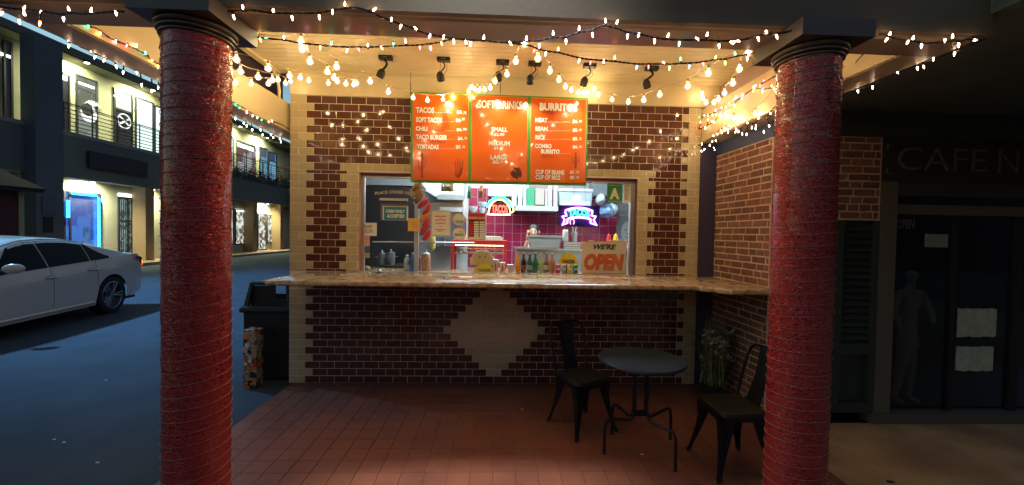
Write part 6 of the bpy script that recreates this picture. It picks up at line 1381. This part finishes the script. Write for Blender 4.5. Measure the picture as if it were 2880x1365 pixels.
def lit(n, c, s, c2=None, sc=3):
    """a lit shop interior seen through glass: emission with soft shapes of its contents"""
    m_ = bpy.data.materials.new(n); m_.use_nodes = True; t_ = m_.node_tree; N, L = t_.nodes, t_.links; b = N['Principled BSDF']; b.inputs['Base Color'].default_value = (.02, .02, .02, 1); b.inputs['Roughness'].default_value = .1
    if c2:
        tc = N.new('ShaderNodeTexCoord'); v = N.new('ShaderNodeTexVoronoi'); v.inputs['Scale'].default_value = sc; v.distance = 'CHEBYCHEV'; L.new(tc.outputs['Object'], v.inputs['Vector']); sp = N.new('ShaderNodeSeparateXYZ'); L.new(v.outputs['Color'], sp.inputs[0])
        r = N.new('ShaderNodeValToRGB'); r.color_ramp.elements[0].position = .3; r.color_ramp.elements[1].position = .8; r.color_ramp.elements[0].color = (*c, 1); r.color_ramp.elements[1].color = (*c2, 1); L.new(sp.outputs[0], r.inputs[0]); L.new(r.outputs[0], b.inputs['Emission Color'])
    else: b.inputs['Emission Color'].default_value = (*c, 1)
    b.inputs['Emission Strength'].default_value = s; return m_
COOL = lit('cool_office', (.66, .88, .84), 1.0); DIM = lit('dim_office', (.16, .19, .14), .5, (.30, .36, .30), 2); DARKP = lit('dark_office', (.01, .012, .02), .5)
SHOP = lit('bright_shop', (.55, .62, .55), .9, (.10, .06, .05), 4); GATE = lit('gated_shop', (.03, .05, .05), .8, (.22, .30, .28), 7); BLUEP = lit('blue_shop', (.01, .05, .28), .9, (.03, .12, .42), 2.2)
STRIP = emission('strip_lamp', (.85, 1, .98), 2.6)
def strip(X, x0, y0, x1, y1, par, h=.09):
    a, b_ = at(x0, y0, X=X+.03), at(x1, y1, X=X+.03); z_ = (a.z+b_.z)/2
    MB().box(X+.024, X+.045, a.y, b_.y, z_-h/2, z_+h/2).build('strip_lamp', STRIP, par)
zd = 5.262
f, *_ = opening(UX, 158, 200, 195, 360, 'window', DARKP, z0=zd); strip(UX, 172, 212, 188, 222, f, .25)
f, ya, yb, zb, zt = opening(UX, 211, 207, 272, 400, 'door', DIM, rail=(.80,), z0=zd); strip(UX, 214, 226, 265, 252, f)
c = Vector((UX+.07, (ya+yb)/2+.05, zb+(zt-zb)*.47)); LOGO = lit('white_logo', (.8, .85, .8), .9)
q = MB(); q.lathe((UX+.065, c.y, c.z-.1), [(.36, 0), (.36, .004)], 32, axis=(1, 0, 0)); q.build('logo_disc', LOGO, f)
q = MB(); q.lathe((UX+.0705, c.y-.06, c.z+.06), [(.27, 0), (.27, .002)], 28, axis=(1, 0, 0)); q.build('logo_cutout', INK, f)
q = MB()
for k in range(6):
    a = math.radians(20+k*28); p0 = Vector((UX+.075, c.y+.16, c.z+.30)); p1 = p0+Vector((0, .26*math.cos(a), .17*math.sin(a)+.03)); p2 = p0+Vector((0, .38*math.cos(a), .2*math.sin(a)-.09)); q.tube([p0, p1, p2], .03, 4, [.03, .04, .01])
q.tube([p0, p0+Vector((0, .02, -.25)), p0+Vector((0, -.05, -.42))], .025, 4); q.build('logo_palm', LOGO, f)
f, ya, yb, zb, zt = opening(UX, 318, 246, 372, 425, 'door', DARKP, rail=(.66,), z0=zd)
MB().box(UX+.021, UX+.03, ya+.08, yb-.08, zb+(zt-zb)*.68, zt-.08).build('fanlight', lit('fanlight_glow', (.62, .68, .60), .95), f); strip(UX, 320, 266, 366, 288, f)
q = MB(); q.lathe((UX+.065, (ya+yb)/2, zb+(zt-zb)*.48), [(.30, 0), (.36, .0), (.36, .004), (.30, .004), (.30, 0)], 32, axis=(1, 0, 0)); q.f = [x for x in q.f if len(x) < 10]; q.build('logo_ring', LOGO, f)
for da in (.6, 2.5): MB().tube([(UX+.07, (ya+yb)/2-.28*math.cos(da), zb+(zt-zb)*.48-.28*math.sin(da)), (UX+.07, (ya+yb)/2+.05, zb+(zt-zb)*.48), (UX+.07, (ya+yb)/2+.28*math.cos(da), zb+(zt-zb)*.48+.28*math.sin(da))], .03, 5).build('logo_stroke', LOGO, f)
f, *_ = opening(UX, 378, 270, 430, 430, 'window', COOL, z0=zd+.02); strip(UX, 380, 300, 425, 318, f, .07)
f, *_ = opening(UX, 432, 295, 560, 430, 'window', COOL, mull=(.33, .66), z0=zd+.02)
f, *_ = opening(UX, 590, 365, 655, 470, 'window', COOL, mull=(.5,), z0=zd+.02)
f, *_ = opening(UX, 664, 392, 717, 470, 'window', lit('curtained_office', (.10, .04, .05), .8, (.30, .32, .34), 1.2), mull=(.5,), z0=zd+.02); strip(UX, 666, 405, 712, 422, f, .25)
f, *_ = opening(UX, 729, 412, 752, 500, 'window', lit('blue_office', (.02, .04, .07), .9, (.10, .26, .40), 1), rail=(.6,), z0=zd+.02)
f, *_ = opening(UX, 754, 425, 776, 510, 'window', lit('blue_office_b', (.02, .04, .07), .9, (.12, .30, .48), 1), rail=(.7,), z0=zd+.02)
f, *_ = opening(UX, 5, 110, 34, 300, 'window', DARKP, z0=zd); strip(UX, 0, 152, 30, 160, f)
# ground floor openings
f, ya, yb, zb, zt = opening(GX, 175, 525, 279, 690, 'window', BLUEP, mull=(.17,), z0=.5, z1=3.05)
NB = emission('blue_tube', (.02, .32, 1), 7); 
MB().cyl((GX+.10, yb-.12, .75), (GX+.10, yb-.12, 2.85), .045).build('neon_tube', NB, f); MB().cyl((GX+.10, ya+.3, 2.93), (GX+.10, yb-.2, 2.93), .035).build('neon_tube', NB, f); MB().cyl((GX+.10, ya+.12, 1.95), (GX+.10, ya+.12, 2.65), .05).build('neon_tube', NB, f)
MB().box(GX+.061, GX+.09, ya+.75, yb-.5, .9, 1.6).build('shop_shelf', lit('shelf_glow', (.02, .07, .22), .8, (.06, .14, .30), 5), f)
f, ya, yb, zb, zt = opening(GX, 330, 545, 383, 720, 'door', GATE, rail=(.62,), mull=(.5,), z0=.06, z1=3.0); strip(GX, 333, 548, 372, 552, f, .14)
q = MB()
for k in range(1, 9): yy = ya+(yb-ya)*k/9; q.box(GX+.07, GX+.09, yy-.012, yy+.012, .1, 2.95)
q.build('security_grille', FRB, f)['kind'] = 'stuff'
f, *_ = opening(GX, 391, 552, 411, 690, 'window', GATE, z0=.8, z1=2.95)
f, *_ = opening(GX, 600, 580, 655, 690, 'window', SHOP, mull=(.5,), z0=.55, z1=2.9)
f, *_ = opening(GX, 660, 588, 700, 686, 'window', SHOP, mull=(.7,), z0=.55, z1=2.9); strip(GX, 662, 592, 698, 594, f, .14)
f, *_ = opening(GX, 724, 598, 747, 706, 'door', SHOP, z0=.06, z1=2.75); strip(GX, 726, 601, 744, 602, f, .12)
f, *_ = opening(GX, 750, 598, 775, 688, 'window', SHOP, z0=.55, z1=2.75); strip(GX, 752, 602, 772, 604, f, .1)
# shop sign box on the band
a, b_ = at(250, 425, X=BX+.1), at(408, 485, X=BX+.1); bb(BX+.001, BX+.14, a.y, b_.y+.1, 4.0, 4.66, 'sign_box', mat('dark_sign_box', (.03, .035, .05), .5)); 
# gallery railing in panels
for k, (ya, yb) in enumerate(((3, 8.3), (8.35, 14.4), (16.4, 20.9), (20.95, 25.5), (25.55, 29.8), (29.85, 34))):
    rl = thing('gallery_railing', ('railing panel far left of the tower, nearest the camera', 'railing panel just left of the dark tower', 'railing panel right of the tower in front of the two logo doors', 'railing panel behind the left column', 'railing panel above the lit shop right of the left column', 'farthest railing panel in front of the blue windows')[k], 'railing', (BX, ya, 5.262), 'steel railing panels along the gallery')
    for i in range(7): MB().box(BX-.05, BX-.03, ya, yb, 5.36+i*.155-.016, 5.36+i*.155+.016).build('rail_bar', RAIL, rl)
    MB().box(BX-.06, BX-.02, ya, yb, 6.34, 6.375).build('handrail', RAIL, rl)
    n_ = 4
    for i in range(n_+1): yy = ya+.02+(yb-ya-.04)*i/n_; MB().box(BX-.055, BX-.025, yy-.018, yy+.018, 5.262, 6.339).build('rail_post', RAIL, rl)
# vines on the far railing
rnd = random.Random(3); q = MB()
for k in range(900):
    y_ = rnd.uniform(26.2, 33.5); z_ = 5.2+abs(rnd.gauss(0, .28))-(.35 if rnd.random() < .3 else 0); p = Vector((BX+rnd.uniform(.0, .12), y_, z_)); s = rnd.uniform(.05, .10); a = rnd.uniform(0, PI); d = Vector((.3, math.cos(a), math.sin(a)))*s; e = Vector((.2, -math.sin(a), math.cos(a)))*s*.6
    q.add([p-d, p-e, p+d, p+e], [(0, 1, 2, 3)])
tag(q.build('gallery_vine', mat('vine_leaf', (.03, .06, .02), .6)), 'dark leafy vine hanging on the far gallery railing', 'vine', kind='stuff')
# soffit lamps of the building
for k, (x, y_, pw, lab, ty) in enumerate(((244, 170, 55, 'small round downlight in the roof soffit above the palm logo door', 'U'), (430, 240, 60, 'small round downlight in the roof soffit behind the left column', 'U'), (676, 392, 60, 'small round downlight in the roof soffit above the curtained window', 'U'), (752, 394, 60, 'bright downlight at the far end of the roof soffit', 'U'), (261, 515, 110, 'bright downlight under the gallery beside the blue neon shop', 'L'), (430, 540, 70, 'downlight under the gallery behind the left column', 'L'), (753, 583, 90, 'downlight under the gallery above the farthest shop', 'L'))):
    z_ = 8.30 if ty == 'U' else 3.49; p = at(x, y_, Z=z_); X_ = UX+.80 if ty == 'U' else GX+.45
    y__ = p.y*0+at(x, y_, X=X_).y; t = thing('soffit_downlight', lab, 'lamp', (X_, y__, z_-.03))
    MB().lathe((X_, y__, z_-.045), [(.09, 0), (.11, .02), (.11, .044)], 20).build('housing', RAIL, t); MB().lathe((X_, y__, z_-.052), [(.075, 0), (.075, .006)], 20).build('lens', emission('downlight_lens', (.85, 1, .9), 30), t)
    l = lamp('downlight_beam', 'SPOT', (X_, y__, z_-.07), (X_-.9, y__, z_-1.6), pw*(8 if ty == 'U' else 6), (.95, 1, .62) if ty == 'U' else (.97, 1, .70), .06, 165, .8); l.parent = t; l.location = (0, 0, -.04)
# small red building with a hipped tile roof at the far left
rb = thing('red_tiled_kiosk', 'small dark red building with a tiled hip roof at the left edge', 'building', (-14, 12, 0))
X1 = -14.2; YE = at(64, 545, X=X1).y; zt = at(60, 540, X=X1).z
MB().box(X1-5, X1, 4.5, YE-.12, -.09, zt).build('wall', mat('dark_red_stucco', (.12, .03, .022), .85, col2=(.09, .024, .02), vscale=2), rb)
MB().box(X1-.2, X1+.02, YE-.119, YE+.02, -.09, zt).build('corner_trim', mat('yellow_trim', (.45, .40, .18), .7), rb)
MB().box(X1-5.2, X1+.30, 4.3, YE+.30, zt+.001, zt+.12).build('eaves_board', mat('eaves_dark', (.02, .02, .018), .7), rb)
RT_ = mat('grey_roof_tile', (.018, .02, .024), .7)
for k in range(8):
    i0, i1 = 2.2*k/8, 2.2*(k+1)/8; z0_, z1_ = zt+.125+1.7*k/8, zt+.125+1.7*(k+1)/8+.04
    xa, xb, ya, yb = X1+.33-i0, X1+.33-i1-.03, YE+.33-i0, YE+.33-i1-.03
    for vs in ([(xa, 4.3, z0_), (xa, ya, z0_), (xb, yb, z1_), (xb, 4.3, z1_)], [(xa, ya, z0_), (X1-5.2, ya, z0_), (X1-5.2, yb, z1_), (xb, yb, z1_)]):
        MB().add(vs+[(x, y_, z_-.04) for x, y_, z_ in vs], [(0, 1, 2, 3), (7, 6, 5, 4), (0, 4, 5, 1), (1, 5, 6, 2), (2, 6, 7, 3), (0, 3, 7, 4)]).build('roof_course', RT_, rb)
# dark tree at the far end of the street
def tree(x, y_, h, r, label, seed, n=5200):
    t = thing('street_tree', label, 'tree', (x, y_, -.09)); rnd = random.Random(seed); q = MB(); q.tube([(x, y_, -.09), (x+.1, y_, h*.3), (x, y_+.1, h*.6)], .2, 10, [.25, .18, .10])
    tips = []
    for k in range(9):
        a = rnd.uniform(0, 2*PI); e = Vector((x+math.cos(a)*r*rnd.uniform(.3, .8), y_+math.sin(a)*r*rnd.uniform(.3, .8), h*rnd.uniform(.4, .95))); q.tube([(x, y_, h*.3), ((x+e.x)/2, (y_+e.y)/2, h*.5), e], .05, 6, [.1, .06, .02]); tips.append(e)
    q.build('trunk', mat('dark_bark', (.03, .025, .02), .9), t, smooth=True); q = MB()
    cl = [Vector((x+rnd.gauss(0, r*.45), y_+rnd.gauss(0, r*.45), h*.62+rnd.gauss(0, h*.17))) for _ in range(26)]+tips
    for k in range(n):
        c = cl[k % len(cl)]; p = c+Vector((rnd.gauss(0, .42), rnd.gauss(0, .42), rnd.gauss(0, .36))); s = rnd.uniform(.06, .13); d = Vector((rnd.uniform(-1, 1), rnd.uniform(-1, 1), rnd.uniform(-1, 1))).normalized(); u, w = frame(d); q.add([p-u*s, p-w*s*.5, p+u*s, p+w*s*.5], [(0, 1, 2, 3)])
    o = q.build('crown', mat('dark_leaf', (.025, .05, .018), .6, col2=(.05, .08, .03), vscale=2), t); o['kind'] = 'stuff'
tree(-15.6, 35.6, 9.0, 2.2, 'dark leafy tree at the far end of the gallery beside the tiled wall', 2)
tree(-12.2, 40.0, 7.5, 2.4, 'second dark tree behind the end of the street', 5, 4000)
far = thing('far_shop', 'distant dark building closing the street with a blue lit window', 'building', (-10, 46, 0))
MB().box(-16, 30, 46, 50, -.09, 7).build('wall', DKW, far); a = at(812, 615, Y=45.97); b_ = at(818, 672, Y=45.97)
MB().box(a.x-.15, b_.x+.2, 45.93, 45.99, b_.z, a.z).build('window', lit('far_window', (.35, .55, .95), 1.2), far)
a, b_ = at(700, 694, Z=-.085), at(812, 668, Z=-.085)
for k, (p0, p1, lab) in enumerate(((at(672, 708, Z=-.085), at(716, 702, Z=-.085), 'short worn white road line just right of the left column'), (at(748, 690, Z=-.085), at(800, 683, Z=-.085), 'worn white road line near the end of the tiled wall'))):
    d_ = Vector((0, .35, 0)); q = MB(); q.add([p0, p1, p1+d_, p0+d_], [(0, 1, 2, 3)]); tag(q.build('road_line', mat('worn_white_line', (.42, .44, .46), .8, col2=(.10, .12, .14), vscale=9, var=.5)), lab, 'road line')
# small litter specks on the ground
rnd = random.Random(6)
for k, (x, y_, lab) in enumerate(((152, 1237, 'small white scrap on the asphalt near the bottom left'), (180, 1245, 'faint scrap next to the white one on the asphalt'), (274, 1302, 'round pale scrap on the asphalt left of the left column'), (298, 1070, 'tiny pale scrap on the asphalt mid left'), (1468, 1152, 'small pale scrap on the tiles left of the chair'), (2505, 1356, 'dark leaf on the pavement at the bottom right'), (1806, 1279, 'tiny pale scrap on the tiles under the round table'))):
    z_ = -.089 if x < 700 else .001; p = at(x, y_, Z=z_); s = .018 if k not in (5,) else .035; q = MB(); an = [rnd.uniform(.6, 1)*s for _ in range(6)]
    q.prism([(p.x+an[i]*math.cos(i*PI/3), p.y+an[i]*.5*math.sin(i*PI/3)) for i in range(6)], z_+.001, z_+.004, 'XY'); tag(q.build('litter_scrap', (INK if k == 5 else PAPER)), lab, 'litter')
